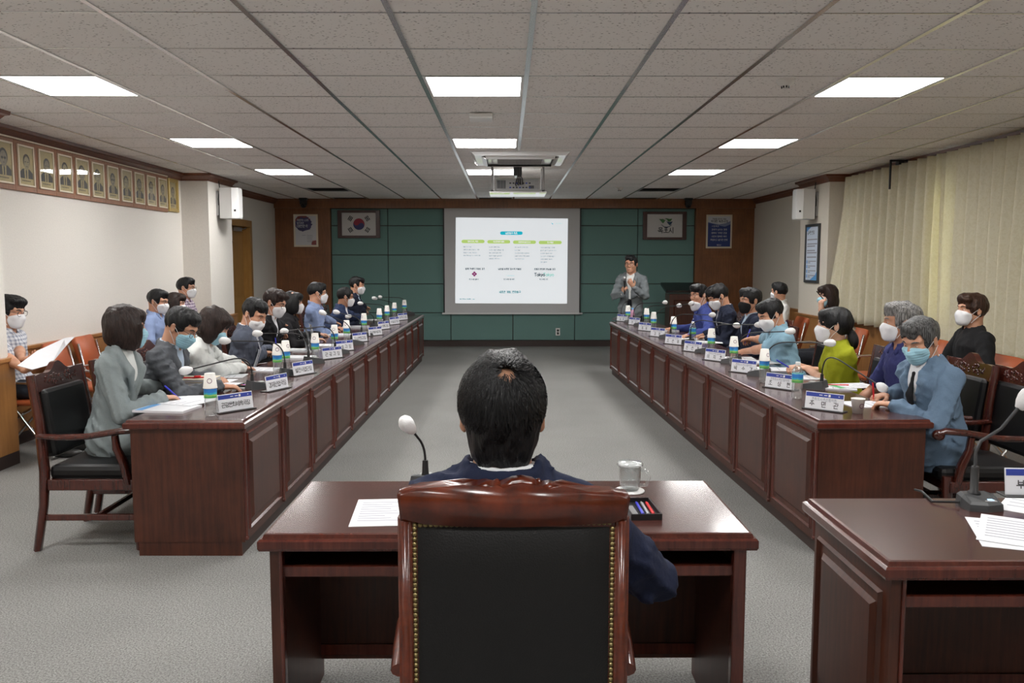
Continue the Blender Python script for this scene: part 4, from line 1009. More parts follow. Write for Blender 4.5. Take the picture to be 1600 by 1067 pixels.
AC0 = armchair(); AC_USED = [False]
def put_chair(x, y, rz, label, z=0):
    o = AC0 if not AC_USED[0] else dup(AC0)
    AC_USED[0] = True; o.location = (x, y, z); o.rotation_euler = (0, 0, rz)
    return tag(o, label, 'chair', 'carved armchairs at the long tables')
FC0 = folding_chair(); FC_USED = [False]
def put_folding(x, y, rz, label):
    o = FC0 if not FC_USED[0] else dup(FC0)
    FC_USED[0] = True; o.location = (x, y, 0); o.rotation_euler = (0, 0, rz)
    return tag(o, label, 'chair', 'orange folding chairs along the walls')
EAST, WEST = -PI/2, PI/2       # heading of a +Y facing thing that should face +x / -x

# ================================================================== TABLE THINGS
def gooseneck(base, foam, label, rz, big=False, name='gooseneck_microphone', low=False):
    """base: place on the table, foam: centre of the white wind cover"""
    b = Vector(base); f = Vector(foam) - b
    e = empty(name, b); tag(e, label, 'microphone', 'gooseneck microphones')
    w, d, h = (.055, .075, .045)
    m = Matrix.Rotation(rz, 4, 'Z')
    MB().add([(-w, -d, 0), (w, -d, 0), (w, d, 0), (-w, d, 0), (-w+.006, -d+.01, .030), (w-.006, -d+.01, .030), (w-.01, d-.012, h+.012), (-w+.01, d-.012, h+.012)],
             [(3, 2, 1, 0), (0, 1, 5, 4), (1, 2, 6, 5), (2, 3, 7, 6), (3, 0, 4, 7), (4, 5, 6, 7)], mat=m).build('base', 'darkgrey', e)
    MB().box(-.022, .022, -.035, .0, .041, .047, b=.003, mat=m).build('talk_button', 'greyplastic', e)
    s0 = m @ Vector((0, d-.03, h)) if not low else Vector((0, 0, h))
    up = s0 + Vector((0, 0, .055))
    MB().tube([s0 - Vector((0, 0, .006)), s0 + Vector((0, 0, .012)), up], [.016, .012, .010], 10).build('collar', 'black', e)
    g = f - up
    pts = [up]
    rise = max(.07, min(.16, g.length*.28)) if not low else .05
    c1 = up + Vector((0, 0, rise)); n = 9
    for i in range(1, n+1):
        t = i/n; pts.append(up*(1-t)**2 + c1*2*t*(1-t) + (c1 + (f-c1)*.35)*t*t)
    pts.append(f - (f-c1).normalized()*.03)
    MB().tube(pts, .0046, 7).build('gooseneck', 'black', e)
    dr = (f-c1).normalized(); q = dr.to_track_quat('Z', 'Y').to_matrix().to_4x4()
    prof = [(0, -.045), (.012, -.042), (.022, -.022), (.027, .0), (.026, .018), (.018, .034), (0, .038)]
    MB().lathe(prof, 14, mat=Matrix.Translation(f) @ q, ribs=lambda th, z: .05*math.sin(th*5)).build('foam_cover', 'foam', e)
    return e
def label_mat():
    m, nt, b = _new('bottle_label'); v = coords(nt); sep = N(nt, 'ShaderNodeSeparateXYZ'); nt.links.new(v, sep.inputs[0])
    mr = N(nt, 'ShaderNodeMapRange'); mr.inputs[1].default_value = .10; mr.inputs[2].default_value = .16; nt.links.new(sep.outputs[2], mr.inputs[0])
    n = N(nt, 'ShaderNodeTexNoise', Scale=55.0, Detail=2.0); nt.links.new(v, n.inputs[0])
    ad = N(nt, 'ShaderNodeMath', operation='MULTIPLY_ADD'); nt.links.new(n.outputs[0], ad.inputs[0]); ad.inputs[1].default_value = .22; nt.links.new(mr.outputs[0], ad.inputs[2])
    r = nt.nodes.new('ShaderNodeValToRGB'); r.color_ramp.interpolation = 'CONSTANT'; nt.links.new(ad.outputs[0], r.inputs[0])
    e = r.color_ramp.elements
    for k in range(3): e.new(.5)
    for el, (p, c) in zip(e, [(0, (.10, .42, .10)), (.30, (.30, .60, .16)), (.46, (.05, .42, .62)), (.62, (.04, .22, .62)), (.98, (.22, .62, .62))]): el.position = p; el.color = (*c, 1)
    nt.links.new(r.outputs[0], b.inputs['Base Color']); b.inputs['Roughness'].default_value = .3
    return m
M['label'] = label_mat()
M['cup'] = plain('paper_cup', (.80, .78, .74), .6); M['purple'] = plain('printed_purple', (.16, .05, .12), .6)
def cup_parts(e, z0, inv=True, face=0.0):
    h, r0, r1 = .080, .0365, .027
    prof = [(r0, 0), (r0+.0015, .002), (r0, .004), (r1, h), (r1-.004, h+.001), (0, h-.003)] if inv else [(0, .004), (r1, 0), (r0, h-.002), (r0+.002, h), (r0-.002, h-.001), (r1-.002, .006), (0, .006)]
    c = MB().lathe(prof, 20, c=(0, 0, z0)).build('paper_cup' if inv else 'cup_wall', 'cup', e)
    # round printed seal on the wall
    pts = []; zc = z0+.042; rr = (r0+r1)/2+.0012
    for sgn, q in ((1, .0135), (1, .0105)): pass
    vs = []; fs = []; n = 18
    for k in range(n):
        for q in (.0135, .0103):
            a = q*math.cos(2*PI*k/n)/rr + face; z = zc + q*math.sin(2*PI*k/n)
            r_ = (r0 + (r1-r0)*(z-z0)/h if inv else r1+(r0-r1)*(z-z0)/h) + .0008
            vs.append((r_*math.cos(a), r_*math.sin(a), z))
    fs = [(2*k, 2*((k+1) % n), 2*((k+1) % n)+1, 2*k+1) for k in range(n)]
    MB().add(vs, fs).build('printed_seal', 'purple', c)
def bottle(x, y, label, cup=True, face=-PI/2, z=ZT, tilt=0):
    e = empty('water_bottle', (x, y, z)); tag(e, label, 'bottle', 'water bottles on the tables')
    prof = [(0, .004), (.020, 0), (.028, .003), (.0315, .012), (.0325, .03)] + [(.0315+.0012*math.cos(k*PI), .035+k*.008) for k in range(8)] + [(.0325, .10), (.0325, .155), (.030, .170), (.022, .190), (.0135, .203), (.0130, .215), (0, .215)]
    MB().lathe(prof, 20).build('bottle_body', 'pet', e)
    MB().lathe([(.0331, .101), (.0333, .102), (.0333, .158), (.0331, .159)], 20).build('bottle_label', 'label', e)
    MB().lathe([(.0142, .205), (.0145, .207), (.0145, .222), (.013, .224), (0, .224)], 16).build('bottle_cap', 'white', e)
    if cup: cup_parts(e, .152, True, face)
    return e
SUB = '문화도시추진협의회'
M['stand'] = plain('clear_stand', (.55, .57, .60), .15)
def nameplate(p, q, line, sub, label, z=ZT, h=.094):
    """p, q: left and right foot of the card as read by the viewer"""
    p, q = Vector((*p, 0)), Vector((*q, 0)); c = (p+q)/2; d = q-p
    e = empty('name_plate', (c.x, c.y, z), math.atan2(d.y, d.x)); tag(e, label, 'name plate', 'name plates on the tables')
    w = .108
    MB().box(-w-.008, w+.008, -.028, .045, 0, .006, b=.002).build('base', 'black', e)
    tilt = R(-9); m = Matrix.Translation((0, -.005, .006)) @ Matrix.Rotation(tilt, 4, 'X')
    MB().box(-w, w, -.003, .003, 0, h, b=.001, mat=m).build('card', 'acrylic', e)
    MB().box(-w+.003, w-.003, -.0036, -.003, h*.72, h*.96, mat=m).build('blue_band', 'blue', e)
    for k, (x0, x1) in enumerate(((-.03, -.012), (-.002, .016), (.022, .034), (.078, .084))): MB().box(x0, x1, -.0042, -.0036, h*(.82 if k != 2 else .77), h*(.86 if k != 2 else .91), mat=m).build('band_print', 'white', e)
    B = m @ frame_m((0, -.0042, 0), (1, 0, 0), (0, 0, 1))
    if sub:
        text(sub, .0165, 'print', e, B @ Matrix.Translation((0, h*.58, 0)), .0004)
        n = len(line)
        for k, ch in enumerate(line): text(ch, .032, 'print_dark', e, B @ Matrix.Translation(((k-(n-1)/2)*.068, h*.29, 0)), .0006)
    else:
        n = len(line); step = min(.056, .178/n)
        for k, ch in enumerate(line): text(ch, min(.034, step*1.25), 'print_dark', e, B @ Matrix.Translation(((k-(n-1)/2)*step, h*.37, 0)), .0005)
    return e
def sheet(c, rz, label, w=.21, l=.297, z=ZT, th=.002, lines=7, name='document', cat='paper', seed=1, color=None, cover=None):
    """paper(s) lying flat, text lines across their width"""
    e = empty(name, (c[0], c[1], z), rz); tag(e, label, cat, 'papers on the tables')
    MB().box(-w/2, w/2, -l/2, l/2, 0, th).build('sheets', 'paper' if not color else color, e)
    rnd = random.Random(seed)
    pr = MB()
    for k in range(lines):
        y = l/2-.04-k*(l-.07)/max(1, lines); x0 = -w/2+.02; pr.box(x0, x0+(w-.04)*rnd.uniform(.45, 1), y-.003, y+.003, th, th+.0004)
    if lines: pr.build('printed_lines', 'print', e)
    if cover: MB().box(-w/2+.008, w/2-.008, l/2-.055, l/2-.01, th, th+.0006).build('printed_band', cover, e)
    return e
def pen(p, q, mat, label, grp='pens'):
    p, q = Vector(p), Vector(q); d = q-p
    e = empty('pen', p); tag(e, label, 'pen', grp)
    MB().tube([(0, 0, 0), d*.08, d*.12, d*.97, d], [.0012, .0036, .0048, .0048, .0036], 8).build('barrel', mat, e)
    MB().tube([d*.62, d*.99], [.0054, .0054], 8).build('cap', mat, e)
    return e

# ================================================================== PEOPLE: smooth bodies from blended shapes
f32 = np.float32
def V(*a): return np.array(a, dtype=np.float64)
def nrm(a): a = np.asarray(a, float); return a/(np.linalg.norm(a)+1e-12)
def rotx(a): c, s = math.cos(a), math.sin(a); return np.array([[1, 0, 0], [0, c, -s], [0, s, c]])
def roty(a): c, s = math.cos(a), math.sin(a); return np.array([[c, 0, s], [0, 1, 0], [-s, 0, c]])
def rotz(a): c, s = math.cos(a), math.sin(a); return np.array([[c, -s, 0], [s, c, 0], [0, 0, 1]])
def axis_pts(lo, hi, h, fine=(), hf=None):
    """1-D sample places: step h, finer inside the given ranges"""
    out = [lo]
    while out[-1] < hi:
        x = out[-1]; st = h
        for a, b in fine:
            if a-1e-9 <= x < b: st = hf
        out.append(x+st)
    return np.array(out, f32)
class Field:
    def __init__(s, lo, hi, h, fine=None, hf=None):
        fine = fine or []
        s.ax = [axis_pts(lo[i]-.03, hi[i]+.03, h, [(f[0][i], f[1][i]) for f in fine], hf or h) for i in range(3)]
        s.D = np.full([len(a) for a in s.ax], .2, f32)
    def blk(s, lo, hi):
        sl = []
        for i in range(3):
            a = max(0, int(np.searchsorted(s.ax[i], lo[i]))-1); b = min(len(s.ax[i]), int(np.searchsorted(s.ax[i], hi[i]))+1)
            if b-a < 1: return None
            sl.append(slice(a, b))
        return tuple(sl)
    def grid(s, sl): return s.ax[0][sl[0]][:, None, None], s.ax[1][sl[1]][None, :, None], s.ax[2][sl[2]][None, None, :]
    def apply(s, pr, k=.02, op='u'):
        fn, lo, hi = pr; pad = max(.03, 1.5*k)
        sl = s.blk(np.asarray(lo)-pad, np.asarray(hi)+pad)
        if sl is None: return
        d = fn(*s.grid(sl)).astype(f32); o = s.D[sl]
        if op == 'u':
            h = np.clip(.5+.5*(o-d)/k, 0, 1); s.D[sl] = o+(d-o)*h - k*h*(1-h)
        else:
            h = np.clip(.5-.5*(o+d)/k, 0, 1); s.D[sl] = o+(-d-o)*h + k*h*(1-h)
    def cut(s, fn, k=.006):
        """keep only where fn < 0"""
        d = fn(*s.grid((slice(None),)*3)).astype(f32); o = s.D; h = np.clip(.5-.5*(o-d)/k, 0, 1); s.D = o+(d-o)*h + k*h*(1-h)
    def noise(s, amp, freq, seed, aniso=(1, 1, 1), n=4):
        rnd = np.random.RandomState(seed); m = np.abs(s.D) < .03
        I = np.nonzero(m); P = [s.ax[i][I[i]]*aniso[i] for i in range(3)]
        v = 0
        for q in range(n):
            d = rnd.normal(size=3); d /= np.linalg.norm(d); f = freq*rnd.uniform(.6, 1.7)
            v = v + np.sin((P[0]*d[0]+P[1]*d[1]+P[2]*d[2])*f + rnd.uniform(0, 6.28) + 1.2*np.sin((P[0]*d[1]-P[2]*d[0]+P[1]*d[2])*f*.6))
        s.D[m] += (amp*v/n).astype(f32)
    def folds(s, amp, freq, seed, n=5):
        rnd = np.random.RandomState(seed); m = np.abs(s.D) < .03
        I = np.nonzero(m); P = [s.ax[i][I[i]] for i in range(3)]; v = 0
        for q in range(n):
            d = rnd.normal(size=3); d /= np.linalg.norm(d); f = freq*rnd.uniform(.6, 1.6); e = np.cross(d, rnd.normal(size=3))
            a = np.sin((P[0]*d[0]+P[1]*d[1]+P[2]*d[2])*f + rnd.uniform(0, 6.28) + 1.5*np.sin((P[0]*e[0]+P[1]*e[1]+P[2]*e[2])*f*.45))
            g = .5+.5*np.sin((P[0]*e[0]+P[1]*e[1]+P[2]*e[2])*f*.35+q)
            v = v + (np.abs(a)**.7-.7)*g
        s.D[m] += (amp*v/n*2).astype(f32)
    def mesh(s):
        D = s.D; S = D < 0
        c = np.zeros([n-1 for n in D.shape], np.int8)
        offs = [(a, b, d) for a in (0, 1) for b in (0, 1) for d in (0, 1)]
        for a, b, d in offs: c += S[a:a+c.shape[0], b:b+c.shape[1], d:d+c.shape[2]]
        I = np.argwhere((c > 0) & (c < 8))
        if len(I) == 0: return np.zeros((0, 3)), np.zeros((0, 4), int)
        acc = np.zeros((len(I), 3), f32); cnt = np.zeros(len(I), f32)
        cor = {o: D[I[:, 0]+o[0], I[:, 1]+o[1], I[:, 2]+o[2]] for o in offs}
        for o in offs:
            for ax in range(3):
                if o[ax]: continue
                o2 = list(o); o2[ax] = 1; o2 = tuple(o2); d0, d1 = cor[o], cor[o2]
                m = (d0 < 0) != (d1 < 0)
                if not m.any(): continue
                t = d0[m]/(d0[m]-d1[m]); p = np.tile(np.array(o, f32), (m.sum(), 1)); p[:, ax] += t; acc[m] += p; cnt[m] += 1
        v = I + acc/cnt[:, None]
        vv = np.stack([np.interp(v[:, i], np.arange(len(s.ax[i])), s.ax[i]) for i in range(3)], 1)
        vid = np.full(c.shape, -1, np.int32); vid[I[:, 0], I[:, 1], I[:, 2]] = np.arange(len(I))
        F = []
        for ax in range(3):
            u, w_ = [(1, 2), (2, 0), (0, 1)][ax]
            sl0 = [slice(1, -1)]*3; sl1 = [slice(1, -1)]*3; sl0[ax] = slice(0, -1); sl1[ax] = slice(1, None)
            A, B = S[tuple(sl0)], S[tuple(sl1)]
            for flip, mk in ((False, A & ~B), (True, ~A & B)):
                E = np.argwhere(mk)
                if len(E) == 0: continue
                base = E.copy(); base[:, u] += 1; base[:, w_] += 1
                q = []
                for du, dw in ((-1, -1), (0, -1), (0, 0), (-1, 0)):
                    t = base.copy(); t[:, u] += du; t[:, w_] += dw; q.append(vid[t[:, 0], t[:, 1], t[:, 2]])
                q = np.stack(q, 1)
                F.append(q[:, ::-1] if flip else q)
        F = np.concatenate(F); F = F[(F >= 0).all(1)]
        return vv, F
def np_mesh(name, vv, F, mats, mi=None):
    me = bpy.data.meshes.new(name)
    me.vertices.add(len(vv)); me.vertices.foreach_set('co', np.ascontiguousarray(vv, f32).ravel())
    me.loops.add(F.size); me.loops.foreach_set('vertex_index', np.ascontiguousarray(F, np.int32).ravel())
    me.polygons.add(len(F)); me.polygons.foreach_set('loop_start', np.arange(0, F.size, 4, dtype=np.int32))
    for m in mats: me.materials.append(M[m] if isinstance(m, str) else m)
    if mi is not None: me.polygons.foreach_set('material_index', mi)
    me.polygons.foreach_set('use_smooth', np.ones(len(F), bool))
    me.update(calc_edges=True)
    return me
# ---- shapes: (distance function, box low, box high)
def cone(p0, r0, p1, r1, flat=None, fs=1.0):
    """tapered rod; flat: axis along which it is squashed to fs of its radius"""
    p0, p1 = np.asarray(p0, float), np.asarray(p1, float); v = p1-p0; L2 = float(v@v)+1e-9
    a = None if flat is None else nrm(flat)
    if a is not None: v2 = v + a*((v@a)*(1/fs-1)); L2 = float(v2@v2)+1e-9
    else: v2 = v
    def fn(X, Y, Z):
        x, y, z = X-p0[0], Y-p0[1], Z-p0[2]
        if a is not None:
            q = (x*a[0]+y*a[1]+z*a[2])*(1/fs-1); x, y, z = x+a[0]*q, y+a[1]*q, z+a[2]*q
        t = np.clip((x*v2[0]+y*v2[1]+z*v2[2])/L2, 0, 1)
        d = np.sqrt((x-t*v2[0])**2+(y-t*v2[1])**2+(z-t*v2[2])**2) - (r0+(r1-r0)*t)
        return d*(1 if a is None else .5+.5*fs)
    r = max(r0, r1); return fn, np.minimum(p0, p1)-r, np.maximum(p0, p1)+r
def ellip(c, r, Rm=None):
    c, r = np.asarray(c, float), np.asarray(r, float)
    def fn(X, Y, Z):
        x, y, z = X-c[0], Y-c[1], Z-c[2]
        if Rm is not None: x, y, z = (Rm[0, 0]*x+Rm[1, 0]*y+Rm[2, 0]*z, Rm[0, 1]*x+Rm[1, 1]*y+Rm[2, 1]*z, Rm[0, 2]*x+Rm[1, 2]*y+Rm[2, 2]*z)
        k0 = np.sqrt((x/r[0])**2+(y/r[1])**2+(z/r[2])**2); k1 = np.sqrt((x/r[0]**2)**2+(y/r[1]**2)**2+(z/r[2]**2)**2)
        return k0*(k0-1)/(k1+1e-9)
    m = r if Rm is None else np.sqrt(((Rm*r[None, :])**2).sum(1)); return fn, c-m, c+m

# ---- heads: shapes given in the head's own frame (y forward, z up, origin between the ears)
class Head:
    def __init__(s, c, Rm, sc=1.0): s.c, s.R, s.s = np.asarray(c, float), Rm, sc
    def p(s, *q): return s.c + s.R @ (np.array(q, float)*s.s)
    def e(s, c, r, rm=None): return ellip(s.p(*c), np.array(r)*s.s, s.R if rm is None else s.R @ rm)
    def k(s, a, ra, b, rb, flat=None, fs=1.0): return cone(s.p(*a), ra*s.s, s.p(*b), rb*s.s, None if flat is None else s.R @ np.array(flat, float), fs)
    def loc(s, X, Y, Z):
        x, y, z = X-s.c[0], Y-s.c[1], Z-s.c[2]; m = s.R
        return [(m[0, i]*x+m[1, i]*y+m[2, i]*z)/s.s for i in range(3)]
def head_shapes(h, fem=False):
    j = .92 if fem else 1.0
    yield 'u', h.e((0, -.012, .030), (.0745, .094, .083)), .02
    yield 'u', h.e((0, .030, -.036), (.055*j, .058, .066)), .03
    yield 'u', h.k((0, .060, -.088), .021*j, (0, .066, -.091), .019*j), .025
    for q in (-1, 1):
        yield 'u', h.k((q*.046*j, -.005, -.046), .014, (q*.017, .056, -.088), .014), .025       # jaw
        yield 'u', h.e((q*.036, .062, -.022), (.022, .022, .020)), .02                            # cheek
        yield 'u', h.k((q*.012, .082, .026), .011, (q*.046, .066, .027), .010), .015               # brow
    for q in (-1, 1): yield 's', h.e((q*.032, .094, .006), (.018, .016, .011)), .012               # eye hollow
    for q in (-1, 1): yield 'u', h.e((q*.031, .069, .004), (.0155, .0125, .0115)), .004            # lid
    yield 'u', h.k((0, .082, .014), .0085, (0, .101, -.024), .0125), .010
    for q in (-1, 1): yield 'u', h.e((q*.011, .091, -.027), (.009, .011, .008)), .006
    yield 'u', h.k((-.018, .083, -.057), .0075, (.018, .083, -.057), .0075), .008
    yield 'u', h.k((-.015, .083, -.066), .0075, (.015, .083, -.066), .0075), .006
    for q in (-1, 1):
        yield 'u', h.e((q*.079, -.012, -.004), (.010, .019, .031), rotx(.18) @ rotz(-q*.35)), .006
        yield 's', h.e((q*.090, -.006, -.002), (.008, .011, .019), rotx(.18) @ rotz(-q*.35)), .004
def hair_field(h, kind, res, seed, vol=.0, nape=0.0, spot=False):
    long_ = kind in ('bob', 'long', 'pony')
    pad = .17 if not long_ else .22
    F = Field(h.c-pad*h.s, h.c+pad*h.s, res)
    v = vol
    F.apply(h.e((0, -.014, .033), (.0835+v, .104+v, .091+v)), .01)
    if kind in ('short', 'side', 'bald', 'grey', 'messy'):
        if kind != 'bald': F.apply(h.e((.018 if kind == 'side' else 0, .040, .090+v*.6), (.056, .052, .030+v)), .03)
        if kind == 'messy': F.apply(h.e((-.02, .062, .078), (.058, .036, .026)), .02); F.apply(h.e((.03, .05, .088), (.04, .04, .026)), .02)
        if nape: F.apply(h.e((0, -.044, -.050), (.066, .054, .062)), .04)
        F.apply(h.e((0, .128, -.034), (.0715, .068, .100)), .01, 's')
        for q in (-1, 1): F.apply(h.e((q*.097, .000, -.024), (.031, .033, .045)), .008, 's')
        if spot: F.apply(h.e((.010, -.072, .104), (.024, .030, .022)), .012, 's')
        def cutf(X, Y, Z):
            x, y, z = h.loc(X, Y, Z); return (np.maximum((-.028-nape*.4+(y-.035)*(.50+nape*8))-z, -.092-nape+.25*nape*np.sin(x*80)-z)*h.s)
        F.cut(cutf, .012)
        hl = {'short': .040, 'side': .046, 'bald': .062, 'grey': .046, 'messy': .026}[kind]
        def fringe(X, Y, Z):
            x, y, z = h.loc(X, Y, Z); t = hl + .010*np.sin(x*95+seed) + .006*np.sin(x*210+seed*2) + (.22*x if kind == 'side' else .10*x if kind != 'bald' else -.3*np.abs(x))
            return np.minimum(y-.045, t-z)*h.s
        F.cut(fringe, .010)
    else:
        if kind == 'bob':
            F.apply(h.e((0, -.040, -.030), (.088, .082, .095)), .03)
            for q in (-1, 1): F.apply(h.e((q*.056, .012, -.035), (.040, .060, .095)), .03)
            F.apply(h.e((0, .055, .070), (.070, .048, .040)), .02)
            low = -.108
        elif kind == 'long':
            F.apply(h.e((0, -.055, -.06), (.080, .062, .125)), .03)
            for q in (-1, 1): F.apply(h.e((q*.062, -.008, -.06), (.028, .045, .115)), .03)
            F.apply(h.e((0, .050, .075), (.065, .048, .034)), .02); low = -.165
        else:
            F.apply(h.e((0, .045, .072), (.068, .050, .034)), .02); low = -.06
        F.apply(h.e((0, .135, -.045), (.062, .072, .105)), .012, 's')
        if kind == 'pony':
            for q in (-1, 1): F.apply(h.e((q*.095, .010, -.022), (.028, .036, .044)), .008, 's')
        def cutf(X, Y, Z):
            x, y, z = h.loc(X, Y, Z); return ((low+.012*np.sin(x*60)) - z + (.55*(y+.02) if kind == 'pony' else 0*y))*h.s
        F.cut(cutf, .014)
        if kind == 'pony':
            F.apply(h.e((0, -.040, .015), (.088, .085, .088)), .02)
            F.apply(h.e((0, -.105, -.052), (.030, .024, .026)), .012)
            F.apply(h.e((0, -.118, -.105), (.052, .034, .060)), .02)
    F.noise(.007, 60, seed, (1, 1, .35), 4); F.noise(.0042, 190, seed+1, (1, 1, .22), 4)
    return F
def mask_field(h, kind, res, drop=0.0):
    F = Field(h.c-.16*h.s, h.c+.16*h.s, res)
    z = -drop
    F.apply(h.e((0, .030, -.045+z), (.066, .068, .074)), .01)
    for q in (-1, 1): F.apply(h.e((q*.036, .062, -.024+z), (.029, .029, .026)), .02)
    F.apply(h.k((0, .062, -.082+z), .031, (0, .074, -.060+z), .030), .03)
    F.apply(h.k((0, .078, -.004+z), .015, (0, .100, -.032+z), .018), .02)
    if kind == 'kf':
        F.apply(h.k((0, .093, -.020+z), .010, (0, .090, -.085+z), .010), .03)
    def cutf(X, Y, Z):
        x, y, zz = h.loc(X, Y, Z); zz = zz-z
        up = zz - (.004+(y-.10)*.42); lo = (-.112+.10*np.abs(x)+.0*y) - zz; bk = .026+.25*np.abs(zz+.05)-y
        return np.maximum(np.maximum(up, lo), bk)*h.s
    F.cut(cutf, .006)
    if kind == 'surg':
        m = np.abs(F.D) < .02; I = np.nonzero(m); q = h.loc(*[F.ax[i][I[i]] for i in range(3)]); F.D[m] += (.0016*np.sin((q[2])*420)).astype(f32)
    return F

# ---- cloth, skin and hair colours
M['skin'] = skin_material('skin', (.58, .315, .205)); M['skin2'] = skin_material('skin_tan', (.46, .235, .145)); M['skin_f'] = skin_material('skin_fair', (.64, .385, .275))
M['hair_black'] = hair_material('black_hair', (.004, .004, .0045), (.014, .014, .015)); M['hair_brown'] = hair_material('dark_brown_hair', (.010, .006, .005), (.038, .022, .018))
M['hair_red'] = hair_material('reddish_brown_hair', (.018, .008, .005), (.065, .030, .018)); M['hair_grey'] = hair_material('grey_hair', (.010, .010, .010), (.15, .15, .15)); M['hair_grey2'] = hair_material('light_grey_hair', (.06, .058, .055), (.34, .33, .32))
M['mask_white'] = fabric('white_mask', (.80, .80, .82), .8, .03, 300, .08); M['mask_blue'] = fabric('blue_mask', (.36, .62, .74), .8, .04, 300, .08); M['mask_black'] = fabric('black_mask', (.012, .012, .013), .8, .1, 300, .08)
M['wire'] = plain('spectacle_rim', (.02, .02, .022), .3, .3); M['lens'] = M['framegl']
M['eyewhite'] = plain('eye_white', (.62, .60, .57), .25); M['iris'] = plain('iris', (.012, .008, .006), .2); M['lips'] = plain('lips', (.36, .13, .11), .45)
M['shoe'] = plain('black_shoe', (.012, .012, .012), .35)
def cl(name, col, **k): M[name] = fabric(name, col, **k); return name
cl('c_greyteal', (.235, .270, .275)); cl('c_charcoal', (.095, .102, .115)); cl('c_white', (.70, .72, .70), vary=.03); cl('c_bluegrey', (.098, .112, .150)); cl('c_black', (.010, .010, .012)); cl('c_lace', (.014, .013, .015), vary=.6, weave=160)
cl('c_ltblue', (.24, .31, .50)); cl('c_navy', (.022, .036, .088)); cl('c_navy2', (.014, .018, .036)); cl('c_steel', (.125, .190, .275)); cl('c_royal', (.060, .085, .300)); cl('c_polo', (.26, .43, .54)); cl('c_green', (.29, .31, .012), vary=.15)
cl('c_navypolo', (.035, .040, .135)); cl('c_paleblue', (.44, .54, .66)); cl('c_shirtwhite', (.74, .75, .78), vary=.03); cl('c_presenter', (.165, .185, .195)); cl('c_tshirt', (.010, .010, .011)); cl('c_mint', (.30, .46, .43))
cl('c_trouser', (.018, .020, .026)); cl('c_jean', (.035, .042, .055)); cl('c_khaki', (.30, .27, .22)); cl('c_chair_navy', (.02, .022, .05)); cl('c_inknavy', (.013, .018, .045))
cl('c_gingham', (.66, .67, .70), col2=(.24, .26, .33), check=(210, 'check'), vary=.03); cl('c_plaid', (.62, .55, .60), col2=(.12, .06, .16), check=(190, 'check'), vary=.05); cl('c_stripe', (.60, .62, .68), col2=(.05, .05, .08), check=(420, 'stripe'), vary=.03); cl('c_offwhite', (.62, .62, .60), vary=.04)

def ik(S, T, a, b, hint):
    d = T-S; L = np.linalg.norm(d); L = min(L, (a+b)*.995); u = nrm(d); x = (a*a-b*b+L*L)/(2*L); hh = math.sqrt(max(1e-6, a*a-x*x))
    n = hint - u*(hint@u); return S+u*x+nrm(n)*hh, S+u*L
def hand_shapes(W, d, n, side, curl=.45, spread=1.0, s=1.0, fingers=True):
    """W wrist, d pointing direction, n palm side, side +1 right / -1 left"""
    d = nrm(d); n = nrm(n - d*(n@d)); t = nrm(np.cross(n, d))*(-side)        # t: towards the thumb
    out = [cone(W-d*.01*s, .024*s, W+d*.035*s, .030*s, n, .62), cone(W+d*.03*s, .031*s, W+d*.075*s, .036*s, n, .42)]
    if fingers:
        for i, (L, o) in enumerate(((.070, 1.5), (.078, .5), (.073, -.5), (.058, -1.5))):
            b = W + d*(.082-.004*abs(o))*s + t*o*.0185*s; dd = nrm(d + t*o*.06*spread); nn = n
            p = b; ang = 0
            for seg, fr in enumerate((.42, .32, .26)):
                ang += curl*(1.0 if seg else .7); q = p + (dd*math.cos(ang)+nn*math.sin(ang))*L*fr*s
                out.append(cone(p, (.0090-.0007*seg)*s, q, (.0086-.0009*seg)*s)); p = q
        b = W + d*.028*s + t*.026*s; q = b + nrm(d*.55+t*.75+n*.25)*.040*s; r = q + nrm(d*.95+t*.15+n*.35)*.032*s
        out += [cone(W+d*.02*s+t*.012*s, .017*s, b, .0145*s), cone(b, .0135*s, q, .0105*s), cone(q, .0102*s, r, .0082*s)]
    return out

